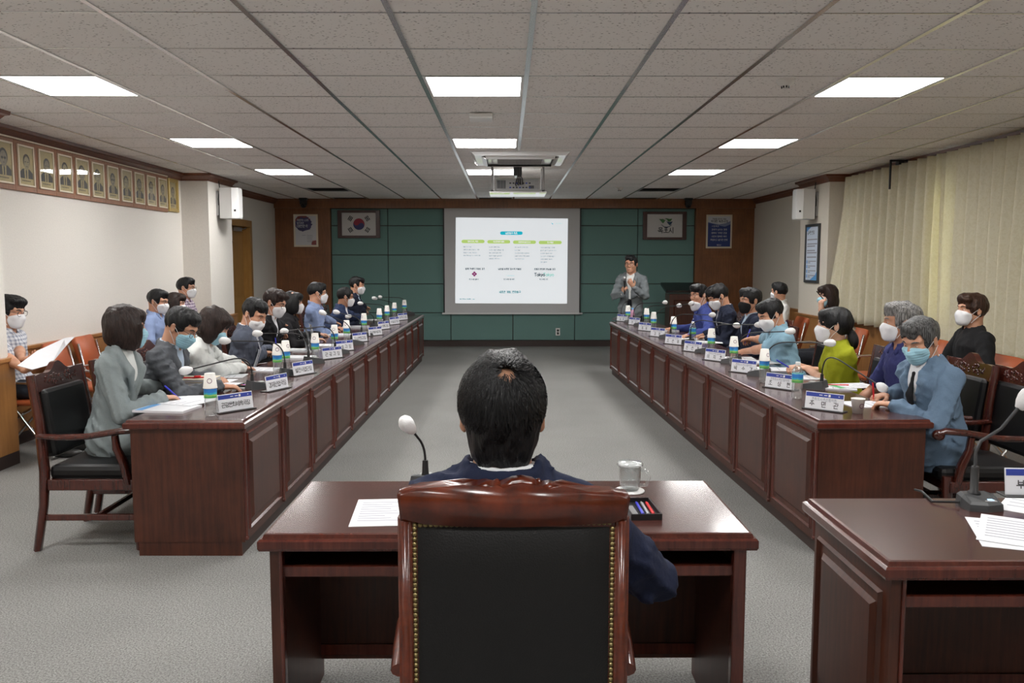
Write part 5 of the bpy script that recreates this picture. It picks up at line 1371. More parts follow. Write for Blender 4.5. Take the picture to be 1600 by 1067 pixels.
HAND_AT = {}
def person(key, head, rz, label, lean=15, twist=0, hyaw=0, hpitch=0, hroll=0, hands=(None, None), curls=(.45, .45), wear='jacket', c1='c_navy', c2='c_shirtwhite', trou='c_trouser', tie=None,
           hair='short', hmat='hair_black', mask='kf', mcol='mask_white', drop=0.0, glasses=False, fem=False, res=.010, hres=.007, skin='skin', seat=.46, stand=False, hs=1.0, sw=1.0, vol=0.0, elbow=(1.0, 1.0), legs=True, palm=(None, None), lookdown=False, legx=None, hdir=(None, None), strands=None, girth=1.0, legfwd=.42, neck=.075, openj=0, shdrop=.062, lowhair=0, elb=(None, None)):
    """head: centre of the head in the room; the hip and torso length follow from the pose"""
    seed = abs(hash(key)) % 1000 if False else sum(ord(ch)*(i+3) for i, ch in enumerate(key)) % 997
    head = np.array(head, float); Rw = rotz(rz)                     # local -> room
    ln = R(lean); tw = R(twist)
    Rt = rotz(tw) @ rotx(-ln)                                       # chest frame
    Rp = rotz(tw*.3) @ rotx(-ln*.55)
    Hh = rotz(R(hyaw)) @ rotx(-R(hpitch)) @ roty(R(hroll))          # head frame (local)
    hipz = (seat+.085) if not stand else .92
    def chain(k):
        P = V(0, 0, hipz); Wt = P + Rp @ V(0, 0, .17*k); C = Wt + Rt @ V(0, .0, .19*k); N_ = C + Rt @ V(0, -.012, .135*k)
        nk = N_ + rotx(-ln*.5-.12) @ V(0, .0, neck*hs) ; hc = nk + Hh @ V(0, .018, .068)*hs
        return P, Wt, C, N_, nk, hc
    k = 1.0
    for _ in range(12):
        z = chain(k)[5][2]; k *= 1+(head[2]-z)/.60
    k = min(1.18, max(.78, k))
    P, Wt, C, N_, nk, hc = chain(k)
    dz = head[2]-hc[2]
    if abs(dz) > .004:
        for a in (P, Wt, C, N_, nk, hc): a[2] += dz
    base = head - Rw @ hc; base[2] = 0                               # place of the hip on the floor
    toL = lambda w: Rw.T @ (np.array(w, float) - base)
    h = Head(hc, Hh, hs); X_, Y_, Z_ = Rt[:, 0], Rt[:, 1], Rt[:, 2]
    shw = (.165 if not fem else .150)*sw
    Sj = [N_ - Z_*shdrop + X_*q*shw + Y_*.0 for q in (1, -1)]           # right, left shoulder
    E_, Wr, Hd = [], [], []
    ua, fa = .285*k**.3, .245*k**.3
    for i, q in enumerate((1, -1)):
        if hands[i] is None: tgt = Sj[i] + V(q*.04, .26, -.36) if not stand else Sj[i]+V(q*.08, .06, -.50)
        else: tgt = toL(hands[i])
        hint = V(q*.75*elbow[i], -.35, -.75)
        e_, w_ = ik(Sj[i], tgt, ua, fa, hint)
        if elb[i] is not None: e_ = toL(elb[i]); w_ = tgt
        E_.append(e_); Wr.append(w_)
        fd = nrm(w_-e_); dd = fd if hdir[i] is None else nrm(Rw.T @ np.array(hdir[i], float))
        if hdir[i] is None and hands[i] is not None and not stand: dd = nrm(V(fd[0]*1.0, fd[1], fd[2]*.3-.12))
        pn = V(0, 0, -1) if palm[i] is None else Rw.T @ np.array(palm[i], float)
        Hd.append((dd, pn))
    hk = .092 if not fem else .098
    Hj = [P + V(q*.085, 0, 0) for q in (1, -1)]
    if stand: K_ = [V(q*.10, .02, .50) for q in (1, -1)]; A_ = [V(q*.11, -.01, .085) for q in (1, -1)]
    else:
        K_ = [V(q*(.13 if legx is None else legx), legfwd, hipz+.005) for q in (1, -1)]; A_ = [V(K_[i][0], legfwd+.0, .085) for i in range(2)]
    lo = np.min([P, hc-.14, *Wr, *E_, *A_, *K_], 0)-.14; hi = np.max([P, hc+.14, *Wr, *E_, *K_, *Sj], 0)+.14
    lo[2] = max(.0, lo[2]); hi[2] = hc[2]+.15
    fine = [(hc-.125*hs, hc+.13*hs)] + [(np.minimum(Wr[i], Wr[i]+Hd[i][0]*.17)-.045, np.maximum(Wr[i], Wr[i]+Hd[i][0]*.17)+.045) for i in range(2)]
    # ---------------- body: one continuous surface
    g = girth
    F = Field(lo, hi, max(res, .011), fine, hres)
    T = lambda o: [cone(P-Rp[:, 2]*.0, .150*g+o, Wt, .128*g+o, Rp[:, 1], .70), cone(Wt, .128*g+o, C, (.142 if not fem else .132)*g+o, Y_, .70), cone(C, (.140 if not fem else .128)*g+o, N_-Z_*.055, .110*g+o, Y_, .66), cone(Sj[0]-X_*.02, .050+o, Sj[1]+X_*.02, .050+o), cone(N_-Z_*.05+X_*.09, .045+o, N_+Z_*.01, .040+o), cone(N_-Z_*.05-X_*.09, .045+o, N_+Z_*.01, .040+o)]
    for pr in T(-.026): F.apply(pr, .04)
    cov = wear in ('jacket', 'shirt', 'blouse')
    for i in range(2):
        F.apply(cone(Sj[i], .036 if cov else .044, E_[i], .026 if cov else .036), .03); F.apply(cone(E_[i], .026 if cov else .036, Wr[i], .0235), .02)
        if not cov: F.apply(cone(E_[i], .037, E_[i]+(Wr[i]-E_[i])*.35, .037), .02)
        if legs: F.apply(cone(Hj[i], .075, K_[i], .05), .04); F.apply(cone(K_[i], .048, A_[i], .035), .02)
    nr = .056 if not fem else .046
    F.apply(cone(N_-Z_*.02, (nr+.008)*hs, h.p(0, -.022, -.055), nr*hs), .03)
    F.apply(h.k((0, -.038, -.02), .050, (0, -.02, -.05), .045), .02)
    for op, pr, kk in head_shapes(h, fem): F.apply(pr, kk*hs, op)
    for i in range(2):
        for pr in hand_shapes(Wr[i], Hd[i][0], Hd[i][1], (1, -1)[i], curls[i], s=.97 if not fem else .88): F.apply(pr, .006)
    vv, FF = F.mesh()
    body = link('person', np_mesh('person', vv, FF, [skin]), None, base, rz); tag(body, label, 'person')
    def garment(name, prims, mat, r, cuts=(), subs=(), noise=.004, nf=26, fl=None, parent=None, extra=None, kk=.03, sleeves=(), crease=0):
        l_ = np.min([q[1] for q in [*prims, *sleeves]], 0); h_ = np.max([q[2] for q in [*prims, *sleeves]], 0); l_[2] = max(l_[2], .005)
        G = Field(l_, h_, r)
        for q in prims: G.apply(q, kk)
        for q in sleeves: G.apply(q, .014)
        if noise: G.noise(noise, nf, seed+len(name), n=5); G.noise(noise*.45, nf*2.4, seed+7+len(name), (1, 1, .6), n=4)
        if crease: G.folds(crease, 42, seed+11)
        if extra:
            for q in extra: G.apply(q, .006)
        for q in subs: G.apply(q, .006, 's')
        for c in cuts: G.cut(c, .006)
        v_, f_ = G.mesh()
        return link(name, np_mesh(name, v_, f_, [mat]), parent or body)
    plane = lambda p, n: (lambda X, Y, Z: (X-p[0])*n[0]+(Y-p[1])*n[1]+(Z-p[2])*n[2])
    gr = max(res, .0095)
    # ---------------- trousers and shoes
    if legs:
        pr = [cone(P+V(0, -.01, -.02), .145*g, P+V(0, .02, .04), .125*g, Rp[:, 1], .72)]
        for i in range(2): pr += [cone(Hj[i], .082*g, K_[i], .070), cone(K_[i], .068, A_[i]+V(0, 0, .02), .052)]
        garment('trousers', pr, trou, max(gr, .013), noise=.004)
        for i in range(2):
            sh = MB(); a = A_[i]; sh.ball((a[0], a[1]+.06, .036), (.045, .125, .036), nu=10, nv=8); sh.ball((a[0], a[1]-.02, .055), (.036, .045, .045), nu=8, nv=6); sh.build('shoe', 'shoe', body)
    # ---------------- upper clothes
    o = .010
    sleeve = lambda i, r0, r1, r2, t1=1.0: [cone(Sj[i]-X_*(1, -1)[i]*.01, r0, E_[i], r1)] + ([cone(E_[i], r1, E_[i]+(Wr[i]-E_[i])*t1, r2)] if t1 > 0 else [])
    neckcut = [h.k((0, -.02, -.06), .0, (0, -.02, -.05), .0)]
    neckdir = nrm(h.p(0, -.02, -.06)-N_)
    collar_c = N_ + neckdir*.018
    hemp = P - Rp[:, 2]*.06
    def collar_shapes(r, hgt, thick=.009):
        out = []; n = 12
        a = np.cross(neckdir, Y_); a = nrm(a); b = np.cross(a, neckdir)
        for q in range(n):
            th0, th1 = 2*PI*q/n, 2*PI*(q+1)/n
            if abs((th0+th1)/2 - PI*1.5) < .30: continue         # open throat
            f = lambda th: collar_c + a*math.cos(th)*r*1.02 - b*math.sin(th)*r*1.05 - neckdir*(.014*(math.sin(th+PI)+1) if True else 0)
            out.append(cone(f(th0)+neckdir*hgt*.4, thick, f(th1)+neckdir*hgt*.4, thick, neckdir, 2.2))
        return out
    if wear == 'jacket':
        shirt = T(.000) + []
        s_ = garment('shirt', shirt, c2, max(gr, .011), noise=0, cuts=[plane(N_+neckdir*.040, neckdir), plane(hemp, -Rp[:, 2])], extra=collar_shapes((nr+.010)*hs, .045))
        if tie:
            a0 = N_ + Y_*.086*g - Z_*.030; a1 = C + Y_*.126*g - Z_*.02; a2 = Wt + Y_*.118*g
            garment('tie', [cone(a0, .017, a0-Z_*.03+Y_*.012, .013, Y_, .6), cone(a0-Z_*.03+Y_*.014, .014, a1, .026, Y_, .35), cone(a1, .026, a2, .034, Y_, .35)], tie, .008, noise=0, kk=.01)
        jk = T(o+.006); slv = sleeve(0, .066, .056, .043, .93) + sleeve(1, .066, .056, .043, .93)
        jk += [cone(P+Rp[:, 2]*.03, .172*g, P-Rp[:, 2]*.045+Y_*.03, .184*g, Rp[:, 1], .82)] + ([] if stand else [cone(Hj[i], .102*g, Hj[i]+(K_[i]-Hj[i])*.36+V(0, 0, .004), .094*g) for i in range(2)])
        wedge = []
        top = N_ + Y_*.10 + Z_*.035; bot = Wt + Y_*.13 + Z_*.03
        wr_ = .036+openj*.4
        wedge.append(cone(N_+Z_*.02+Y_*.05, .058, C+Y_*.125+Z_*.02, wr_)); wedge.append(cone(C+Y_*.125+Z_*.02, wr_, bot, .008+openj))
        if openj: wedge.append(cone(bot, .010+openj, P+Y_*.15-Z_*.14, .02+openj*1.2))
        lap = []
        for q in (-1, 1):
            l0 = N_+X_*q*.062+Z_*.020+Y_*.018; l1 = C+X_*q*.075+Y_*.098+Z_*.045; l2 = Wt+X_*q*.020+Y_*.102+Z_*.05
            lap += [cone(l0, .016, l1, .034, Y_, .50), cone(l1, .034, l2, .010, Y_, .50)]
        kb = (nr+.020)*hs
        ring_ = [N_ + X_*kb*1.02*math.sin(a_) - Y_*kb*math.cos(a_)*1.0 + Z_*(.004+.006*math.cos(a_)) for a_ in np.linspace(-1.9, 1.9, 9)]
        lap += [cone(ring_[q], .0135, ring_[q+1], .0135, Z_, 2.0) for q in range(8)]
        neck = cone(N_-Z_*.02, (nr+.011)*hs, N_+neckdir*.14, (nr+.014)*hs)
        jkt = garment('jacket', jk, c1, gr, subs=wedge+[neck], extra=lap, cuts=[plane(P-V(0, 0, .135 if not stand else .20), V(0, 0, -1))], noise=.008, nf=26, sleeves=slv, crease=.030)
        for i in range(2):
            ax = nrm(Wr[i]-E_[i]); c0 = E_[i]+(Wr[i]-E_[i])*.93
            MB().tube([tuple(c0-ax*.01), tuple(c0+ax*.018)], [.034, .033], 14, caps=False).build('shirt_cuff', c2, s_)
    elif wear in ('shirt', 'polo', 'tee', 'blouse'):
        longs = wear in ('shirt', 'blouse')
        pr = T(o); slv = []
        for i in range(2):
            if longs: slv += sleeve(i, .060, .050, .038, .95)
            else:
                m = Sj[i]+(E_[i]-Sj[i])*.72; slv += [cone(Sj[i]-X_*(1, -1)[i]*.01, .062, m, .061)]
        pr += [cone(P+Rp[:, 2]*.02, .166*g, P-Rp[:, 2]*.02+Y_*.01, .170*g, Rp[:, 1], .82)] + ([] if stand else [cone(Hj[i], .098*g, Hj[i]+(K_[i]-Hj[i])*.12, .094*g) for i in range(2)])
        subs = [cone(N_-Z_*.02, (nr+.008)*hs, N_+neckdir*.14, (nr+.012)*hs)]
        ex = []
        if wear in ('shirt', 'polo', 'blouse'):
            subs.append(cone(N_+Y_*.055+Z_*.03, .030, C+Y_*.115+Z_*.075, .008)); ex = collar_shapes((nr+.012)*hs, .040)
            for q in (-1, 1): ex.append(cone(N_+X_*q*.052+Y_*.045+Z_*.012, .013, N_+X_*q*.050+Y_*.088-Z_*.030, .016, Y_, .5))
        gm = garment('shirt' if wear != 'tee' else 't_shirt', pr, c1, gr, subs=subs, cuts=[plane(P-Rp[:, 2]*.09, -Rp[:, 2])] + [plane(Sj[i]+(E_[i]-Sj[i])*.70, nrm(E_[i]-Sj[i])) for i in ()], noise=.007, nf=30, sleeves=slv, crease=.015 if not longs else .022)
        if ex: garment('collar', ex, c1 if wear != 'blouse' else c1, max(.007, hres), noise=0, parent=gm, kk=.008, cuts=[])
        if wear == 'shirt' or wear == 'blouse':
            for q in range(5):
                z0 = C + Y_*(.148*g*.7+.012) + Z_*(.04-.055*q) if q < 3 else Wt + Y_*(.128*g*.7+.026) + Z_*(.08-.055*(q-3))
                MB().ball(tuple(z0), .005, nu=6, nv=4).build('button', 'white', gm)
    # ---------------- hair
    if strands is None or True:
        hf = hair_field(h, hair, max(.0055, hres*.95), seed+3, vol, lowhair, lowhair > 0)
        v_, f_ = hf.mesh()
        hr = link('hair', np_mesh('hair', v_, f_, [hmat]), body)
    # ---------------- face: eyes, brows, mouth
    HM = Matrix.Translation(Vector(hc)) @ Matrix(Hh.tolist()).to_4x4() @ Matrix.Scale(hs, 4)
    for q in (-1, 1):
        op_ = .35 if lookdown else .55
        MB().ball((q*.031, .0735, .004), (.0125, .0095, .0085*op_), 0, 10, 6, HM).ball((q*.031, .0795, .0035), (.0056, .0045, .0075*op_), 1, 8, 6, HM).build('eye', ['eyewhite', 'iris'], body)
        MB().tube([(q*.014, .0895, .025), (q*.032, .0855, .030), (q*.050, .0715, .026)], [.0038, .0046, .0028], 6, mat=HM).build('eyebrow', hmat, body)
    if mask is None or drop > .03:
        MB().ball((0, .0875, -.0615), (.020, .006, .0060), 0, 12, 6, HM).build('lips', 'lips', body)
    # ---------------- mask
    if mask:
        mf = mask_field(h, mask, max(.005, hres*.8), drop); v_, f_ = mf.mesh(); mk = link('face_mask', np_mesh('face_mask', v_, f_, [mcol]), body)
        for q in (-1, 1):
            for z0, z1 in ((-.026, .022), (-.088, -.026)):
                MB().tube([(q*.064, .034, z0-drop), (q*.078, .012, (z0-drop+z1)/2), (q*.086, -.018, z1)], .0016, 5, mat=HM).build('ear_loop', mcol if mcol != 'mask_blue' else 'mask_white', mk)
    if glasses:
        gl = MB()
        for q in (-1, 1):
            gl.tube([(q*.034+.0245*math.cos(a), .1005-.012*abs(math.cos(a)*.5+.5*q*0)-.0*a, .003+.0185*math.sin(a)) for a in np.linspace(0, 2*PI, 19)], .0016, 5, mat=HM, caps=False)
            gl.tube([(q*.058, .096, .008), (q*.080, .060, .014), (q*.084, -.012, .014), (q*.083, -.030, -.004)], .0015, 5, mat=HM)
        gl.tube([(-.010, .1005, .006), (0, .104, .008), (.010, .1005, .006)], .0015, 5, mat=HM)
        gl.build('glasses', 'wire', body)
    HAND_AT[key] = [base + Rw @ (Wr[i]+Hd[i][0]*.10) for i in range(2)]
    return dict(o=body, base=base, rz=rz, h=h, HM=HM, N=N_, C=C, W=Wt, Y=Y_, X=X_, Z=Z_, S=Sj, E=E_, Wr=Wr, Hd=Hd, k=k, P=P)

# ================================================================== WHO SITS WHERE
T3 = lambda u, v, z=ZT+.035: tuple(onz(u, v, z))
HX = lambda u, v, x: tuple(onx(u, v, x))
C_ = {}
# ---------- centre: the man seen from behind
C_['chair'] = person('chairman', tuple(ony(785, 648, 1.86)), 0, 'person in a navy suit with black hair seen from behind in the high backed chair', lean=2, hyaw=0, hpitch=-6, wear='jacket', c1='c_inknavy', lowhair=.020, elb=(tuple(ony(1022, 905, 2.0)), None), hair='short', hmat='hair_black', mask=None, res=.008, hres=.0055, hs=1.10, neck=.060, shdrop=.066,
    hands=((.20, 2.22, .775), (-.16, 2.36, .735)), seat=.47, elbow=(1.7, .7), vol=.004, sw=1.08)
# ---------- left table, from the camera to the screen
C_['l1'] = person('l1', HX(197, 512, -2.20), EAST, 'person in a light grey jacket with a dark bob at the left table end', lean=10, hyaw=38, hpitch=4, fem=True, wear='jacket', c1='c_greyteal', c2='c_white', hair='bob', hmat='hair_brown', mask='surg', mcol='mask_blue',
    hands=(T3(252, 622), T3(250, 604)), res=.008, hres=.0055, skin='skin_f', hs=1.05, vol=.006, sw=1.02)
C_['l2'] = person('l2', HX(283, 511, -2.10), EAST, 'person in a charcoal blazer with glasses and a blue mask bent over papers', lean=20, hyaw=-6, hpitch=30, wear='jacket', c1='c_charcoal', c2='c_paleblue', hair='short', mask='surg', mcol='mask_blue', glasses=True, lookdown=True,
    hands=(T3(345, 604), T3(330, 590)), res=.008, hres=.0055, hs=1.06)
C_['l3'] = person('l3', HX(334, 508, -2.08), EAST, 'person in a white blouse with a dark bob looking down and writing', lean=22, hyaw=8, hpitch=34, fem=True, wear='blouse', c1='c_white', hair='bob', hmat='hair_brown', mask='surg', mcol='mask_blue', lookdown=True,
    hands=(T3(380, 575), T3(372, 566)), res=.009, hres=.006, skin='skin_f', hs=1.06, vol=.003)
C_['l4'] = person('l4', HX(398, 490, -2.06), EAST, 'person in a blue grey blazer and striped tie looking at a phone', lean=16, hyaw=-22, hpitch=28, wear='jacket', c1='c_bluegrey', c2='c_shirtwhite', tie='c_stripe', hair='side', mask='kf', lookdown=True, drop=.014,
    hands=(T3(412, 551, ZT+.05), T3(420, 545, ZT+.05)), res=.010, hres=.0065, hs=1.05)
C_['l5'] = person('l5', HX(429, 473, -2.14), EAST, 'person in a black suit with glasses turning pages at the left table', lean=14, hyaw=-8, hpitch=22, wear='jacket', c1='c_black', c2='c_shirtwhite', hair='messy', hmat='hair_brown', mask='kf', glasses=True,
    hands=(T3(456, 529, ZT+.05), T3(460, 512, ZT+.10)), res=.011, hres=.0075, hs=1.06)
C_['l6'] = person('l6', HX(457, 473, -2.22), EAST, 'person in a black lace top with short dark hair at the left table', lean=8, hyaw=12, hpitch=6, fem=True, wear='blouse', c1='c_lace', hair='bob', hmat='hair_black', mask='kf', hands=(T3(492, 530), T3(498, 522)), res=.012, hres=.008, skin='skin_f', vol=-.004)
C_['l7'] = person('l7', HX(496, 458, -2.12), EAST, 'person in a light blue shirt with glasses watching the slide', lean=6, hyaw=22, hpitch=4, wear='shirt', c1='c_ltblue', hair='short', mask='kf', glasses=True, hands=(T3(520, 517), T3(530, 510)), res=.012, hres=.008)
C_['l8'] = person('l8', HX(540, 464, -2.02), EAST, 'person in a navy suit with thinning hair resting arms on the table', lean=20, hyaw=18, hpitch=10, wear='jacket', c1='c_navy', c2='c_shirtwhite', hair='bald', mask='kf', glasses=True, hands=(T3(527, 512), T3(573, 500)), res=.012, hres=.008, skin='skin2')
C_['l9'] = person('l9', HX(558, 446, -2.06), EAST, 'person in a dark navy jacket nearest to the screen at the left table', lean=8, hyaw=-4, hpitch=10, wear='jacket', c1='c_navy2', c2='c_paleblue', hair='side', mask='kf', hands=(T3(578, 494), T3(583, 490)), res=.013, hres=.0085)
# ---------- back row by the left wall
C_['a'] = person('a', HX(15, 487, -3.99), EAST, 'person in a checked shirt reading a booklet beside the left wall', lean=-4, hyaw=-2, hpitch=10, wear='polo', c1='c_gingham', trou='c_jean', hair='messy', mask='kf', glasses=True, hands=(tuple(onx(52, 592, -3.54)), tuple(onx(38, 594, -3.56))), hdir=((1, .25, .30), (1, -.2, .25)), palm=((0, .2, 1), (0, -.2, 1)), res=.009, hres=.0065, elbow=(.05, .3), seat=.46, hs=1.12)
C_['b'] = person('b', HX(247, 471, -3.50), EAST, 'person in a pale blue shirt on the back row by the left wall', lean=2, hyaw=-4, hpitch=12, wear='polo', c1='c_ltblue', hair='short', mask='kf', glasses=True, res=.012, hres=.008)
C_['c'] = person('c', HX(274, 474, -3.55), EAST, 'person with dark brown hair half hidden between two men on the back row', lean=2, hyaw=4, hpitch=10, fem=True, wear='blouse', c1='c_black', hair='bob', hmat='hair_brown', mask='kf', res=.013, hres=.0085, skin='skin_f', vol=-.004)
C_['d'] = person('d', HX(291, 450, -3.72), EAST, 'person in a purple plaid shirt and glasses, tallest on the left back row', lean=2, hyaw=2, hpitch=4, wear='polo', c1='c_plaid', hair='short', mask='kf', glasses=True, res=.012, hres=.008)
# ---------- right table, from the camera to the screen
C_['r7'] = person('r7', HX(1438, 532, 2.28), WEST, 'person in a steel blue suit with grey hair writing with a red pen', lean=14, twist=12, hyaw=28, hpitch=22, wear='jacket', c1='c_steel', c2='c_shirtwhite', tie='c_black', trou='c_khaki', hair='grey', hmat='hair_grey', mask='surg', mcol='mask_blue', lookdown=True,
    hands=(tuple(onz(1388, 616, ZT+.04)), tuple(onz(1398, 633, ZT+.035))), curls=(.85, .55), res=.0075, hres=.005, hs=1.04, sw=1.10, vol=.004, girth=1.08)
C_['r6'] = person('r6', HX(1408, 504, 2.40), WEST, 'person in a navy polo shirt with light grey hair looking towards the screen', lean=4, hyaw=-16, hpitch=2, wear='polo', c1='c_navypolo', hair='grey', hmat='hair_grey2', mask='kf', skin='skin2', res=.009, hres=.006, hs=1.02, vol=.004)
C_['r5'] = person('r5', HX(1302, 508, 2.28), WEST, 'person in a mustard green top with a hair clip and clasped hands', lean=10, hyaw=-14, hpitch=2, fem=True, wear='tee', c1='c_green', hair='pony', mask='kf', hands=(T3(1250, 572, ZT+.06), T3(1262, 576, ZT+.05)), curls=(.7, .7), res=.008, hres=.006, skin='skin_f', hs=1.06, girth=1.08)
C_['r4'] = person('r4', HX(1204, 491, 2.16), WEST, 'person in a light blue polo shirt looking down with a pen in hand', lean=18, hyaw=10, hpitch=26, wear='polo', c1='c_polo', hair='short', mask='kf', lookdown=True, hands=(T3(1140, 534, ZT+.05), T3(1150, 552)), curls=(.8, .6), res=.010, hres=.0065, hs=1.05, girth=1.05)
C_['r3'] = person('r3', HX(1172, 470, 2.32), WEST, 'person in a dark suit wearing a black mask', lean=2, hyaw=14, hpitch=4, wear='jacket', c1='c_navy2', c2='c_paleblue', hair='side', mask='kf', mcol='mask_black', res=.011, hres=.0075, hs=1.04)
C_['r2'] = person('r2', HX(1122, 463, 2.20), WEST, 'person in a navy suit and checked shirt looking down at the right table', lean=14, hyaw=6, hpitch=30, wear='jacket', c1='c_navy2', c2='c_stripe', hair='messy', mask='kf', lookdown=True, hands=(T3(1100, 523), T3(1106, 527)), res=.011, hres=.0075, hs=1.06)
C_['r1'] = person('r1', HX(1092, 461, 2.18), WEST, 'person in a royal blue shirt with round glasses and a lowered mask', lean=16, hyaw=26, hpitch=4, wear='shirt', c1='c_royal', hair='messy', mask='kf', drop=.060, glasses=True, hands=(T3(1052, 513), T3(1078, 523)), res=.012, hres=.0075, hs=1.04)
# ---------- back row by the curtains
C_['x'] = person('x', HX(1217, 456, 3.45), WEST, 'person in a white shirt turned away on the right back row', lean=2, hyaw=-50, hpitch=2, wear='shirt', c1='c_offwhite', hair='short', mask='kf', res=.012, hres=.008)
C_['y'] = person('y', HX(1293, 462, 3.40), WEST, 'person in black with a blue mask raising both hands to the face', lean=6, hyaw=4, hpitch=6, fem=True, wear='tee', c1='c_tshirt', hair='long', hmat='hair_brown', mask='surg', mcol='mask_blue', skin='skin_f',
    hands=(tuple(onx(1284, 482, 3.20)), tuple(onx(1282, 484, 3.24))), hdir=((-.1, -.1, 1), (-.1, .1, 1)), palm=((1, 0, 0), (1, 0, 0)), elbow=(.3, .3), curls=(.7, .7), res=.011, hres=.0075)
C_['z'] = person('z', HX(1518, 485, 3.46), WEST, 'person in a black short sleeved top in front of the curtains', lean=0, hyaw=2, hpitch=-2, wear='tee', c1='c_tshirt', hair='messy', hmat='hair_red', mask='kf', res=.009, hres=.006, vol=.004, hs=1.03)
# ---------- the speaker on his feet beside the screen
C_['p'] = person('p', tuple(ony(986, 413, 12.15)), math.atan2(-.93, -.36)-PI/2, 'person standing in a grey jacket and white shirt, speaking into a microphone', stand=True, lean=2, hyaw=-4, hpitch=2, wear='jacket', c1='c_presenter', c2='c_white', hair='side', mask=None, glasses=True,
    hands=(tuple(ony(974, 459, 11.92)), tuple(ony(990, 449, 11.92))), hdir=((.15, -.3, 1), (-.55, -.2, .8)), palm=((.8, .6, 0), (.2, 1, 0)), curls=(1.0, .4), res=.012, hres=.0075, hs=1.10, elbow=(1.1, .8), trou='c_trouser', sw=1.05, openj=.028)

# ================================================================== CHAIRS
for kx, lab in (('l1', 'carved armchair with black leather seat under the near end of the left table'), ('l2', 'carved armchair behind the person in the charcoal blazer'), ('l3', 'carved armchair behind the person in the white blouse'),
                ('l4', 'carved armchair behind the person in the blue grey blazer'), ('l5', 'carved armchair behind the person in the black suit'), ('l6', 'carved armchair behind the person in black lace'),
                ('l7', 'carved armchair behind the person in the light blue shirt'), ('l8', 'carved armchair behind the person with thinning hair'), ('l9', 'carved armchair at the screen end of the left table')):
    b = C_[kx]['base']; put_chair(min(b[0]+.06, -2.22) if kx != 'l1' else -2.225, b[1] if kx != 'l1' else 4.70, EAST, lab)
for kx, lab in (('r7', 'carved armchair with scrolled arm under the person in the steel blue suit'), ('r6', 'carved armchair behind the person in the navy polo shirt'), ('r5', 'carved armchair behind the person in mustard green'),
                ('r4', 'carved armchair behind the person in the light blue polo shirt'), ('r3', 'carved armchair behind the person with the black mask'), ('r2', 'carved armchair behind the person in the navy suit'), ('r1', 'carved armchair behind the person with the lowered mask')):
    b = C_[kx]['base']; put_chair(*{'r7': (2.58, 4.62), 'r6': (2.53, b[1])}.get(kx, (b[0]+.02, b[1])), WEST, lab)
for kx, lab in (('a', 'orange folding chair under the person with the booklet'), ('b', 'orange folding chair under the person in the pale blue shirt'), ('c', 'orange folding chair between two seated men on the left back row'), ('d', 'orange folding chair under the person in purple plaid')):
    b = C_[kx]['base']; put_folding(max(b[0]+.03, -3.88), b[1], EAST, lab)
put_folding(-3.72, 7.45, EAST+.12, 'empty orange folding chair nearest to the person with the booklet'); put_folding(-3.74, 8.0, EAST+.1, 'empty orange folding chair farther along the left wall')
for kx, lab in (('x', 'orange folding chair under the person in the white shirt'), ('y', 'orange folding chair under the person raising both hands'), ('z', 'orange folding chair under the person in the black short sleeved top')):
    b = C_[kx]['base']; put_folding(b[0]-.02, b[1], WEST, lab)
put_folding(3.62, 7.55, WEST, 'empty orange folding chair behind the person in mustard green'); put_folding(3.62, 8.12, WEST, 'empty orange folding chair beside the person raising both hands'); put_folding(3.70, 6.05, WEST, 'empty orange folding chair at the right picture edge'); put_folding(3.55, 9.6, WEST, 'empty orange folding chair next to the beige column')

# ================================================================== LECTERN beside the right pier
e = empty('lectern', (2.98, 14.2, 0)); tag(e, 'dark wooden lectern with a sloping black top near the right pier', 'lectern')
MB().box(-.26, .26, -.20, .20, .06, 1.02, b=.008).build('body', 'mahog', e)
MB().box(-.29, .29, -.23, .23, 0, .06, b=.006).build('plinth', 'mahog_lip', e)
MB().add([(-.33, -.24, 1.04), (.33, -.24, 1.04), (.33, .26, 1.15), (-.33, .26, 1.15), (-.33, -.24, 1.08), (.33, -.24, 1.08), (.33, .26, 1.20), (-.33, .26, 1.20)], [(3, 2, 1, 0), (4, 5, 6, 7), (0, 1, 5, 4), (1, 2, 6, 5), (2, 3, 7, 6), (3, 0, 4, 7)]).build('sloping_top', 'blackgloss', e)
mm = MB(); ring(mm, -.19, .19, .16, .92, .02, 0, .012); 
MB().add([(y, -.20-x, z) for x, y, z in mm.v], mm.f).build('front_moulding', 'mahog_lip', e)

# ================================================================== NAME PLATES, BOTTLES, MICROPHONES
LP = [((342.7, 646), (393.7, 638), '관광문화체육국장', 'name plate of eight characters at the near end of the left table'), ((414, 613.5), (452, 605), '경제산업국장', 'second name plate on the left table, behind the first microphone'), ((460, 588), (488, 583), '발전사업단장', 'third name plate on the left table'), ((505, 562), (533.5, 558.5), '관광과장', 'fourth name plate on the left table with four wide characters'),
      ((524, 550), (551.6, 547), '예술과장', 'fifth name plate on the left table'), ((550, 536), (574.6, 533), '도시문화과장', 'sixth name plate on the left table'), ((575, 525.5), (597.7, 523), '도시재생사업과장', 'seventh name plate on the left table'), ((590, 515.8), (609.5, 513.5), '도시계획과장', 'eighth name plate on the left table'),
      ((608, 508), (624.7, 506), '시설공과장', 'ninth name plate on the left table'), ((621, 501), (637.6, 499.3), '체육과장', 'last name plate on the left table, nearest to the screen')]
ordr = ['first', 'second', 'third', 'fourth', 'fifth', 'sixth', 'seventh', 'eighth', 'ninth', 'tenth', 'eleventh']
def plate(a, b, s, sub, lab):
    p, q = onz(*a, ZT), onz(*b, ZT); nameplate((p.x, p.y), (q.x, q.y), s, sub, lab)
for a, b, s, lab in LP: plate(a, b, s, None, lab)
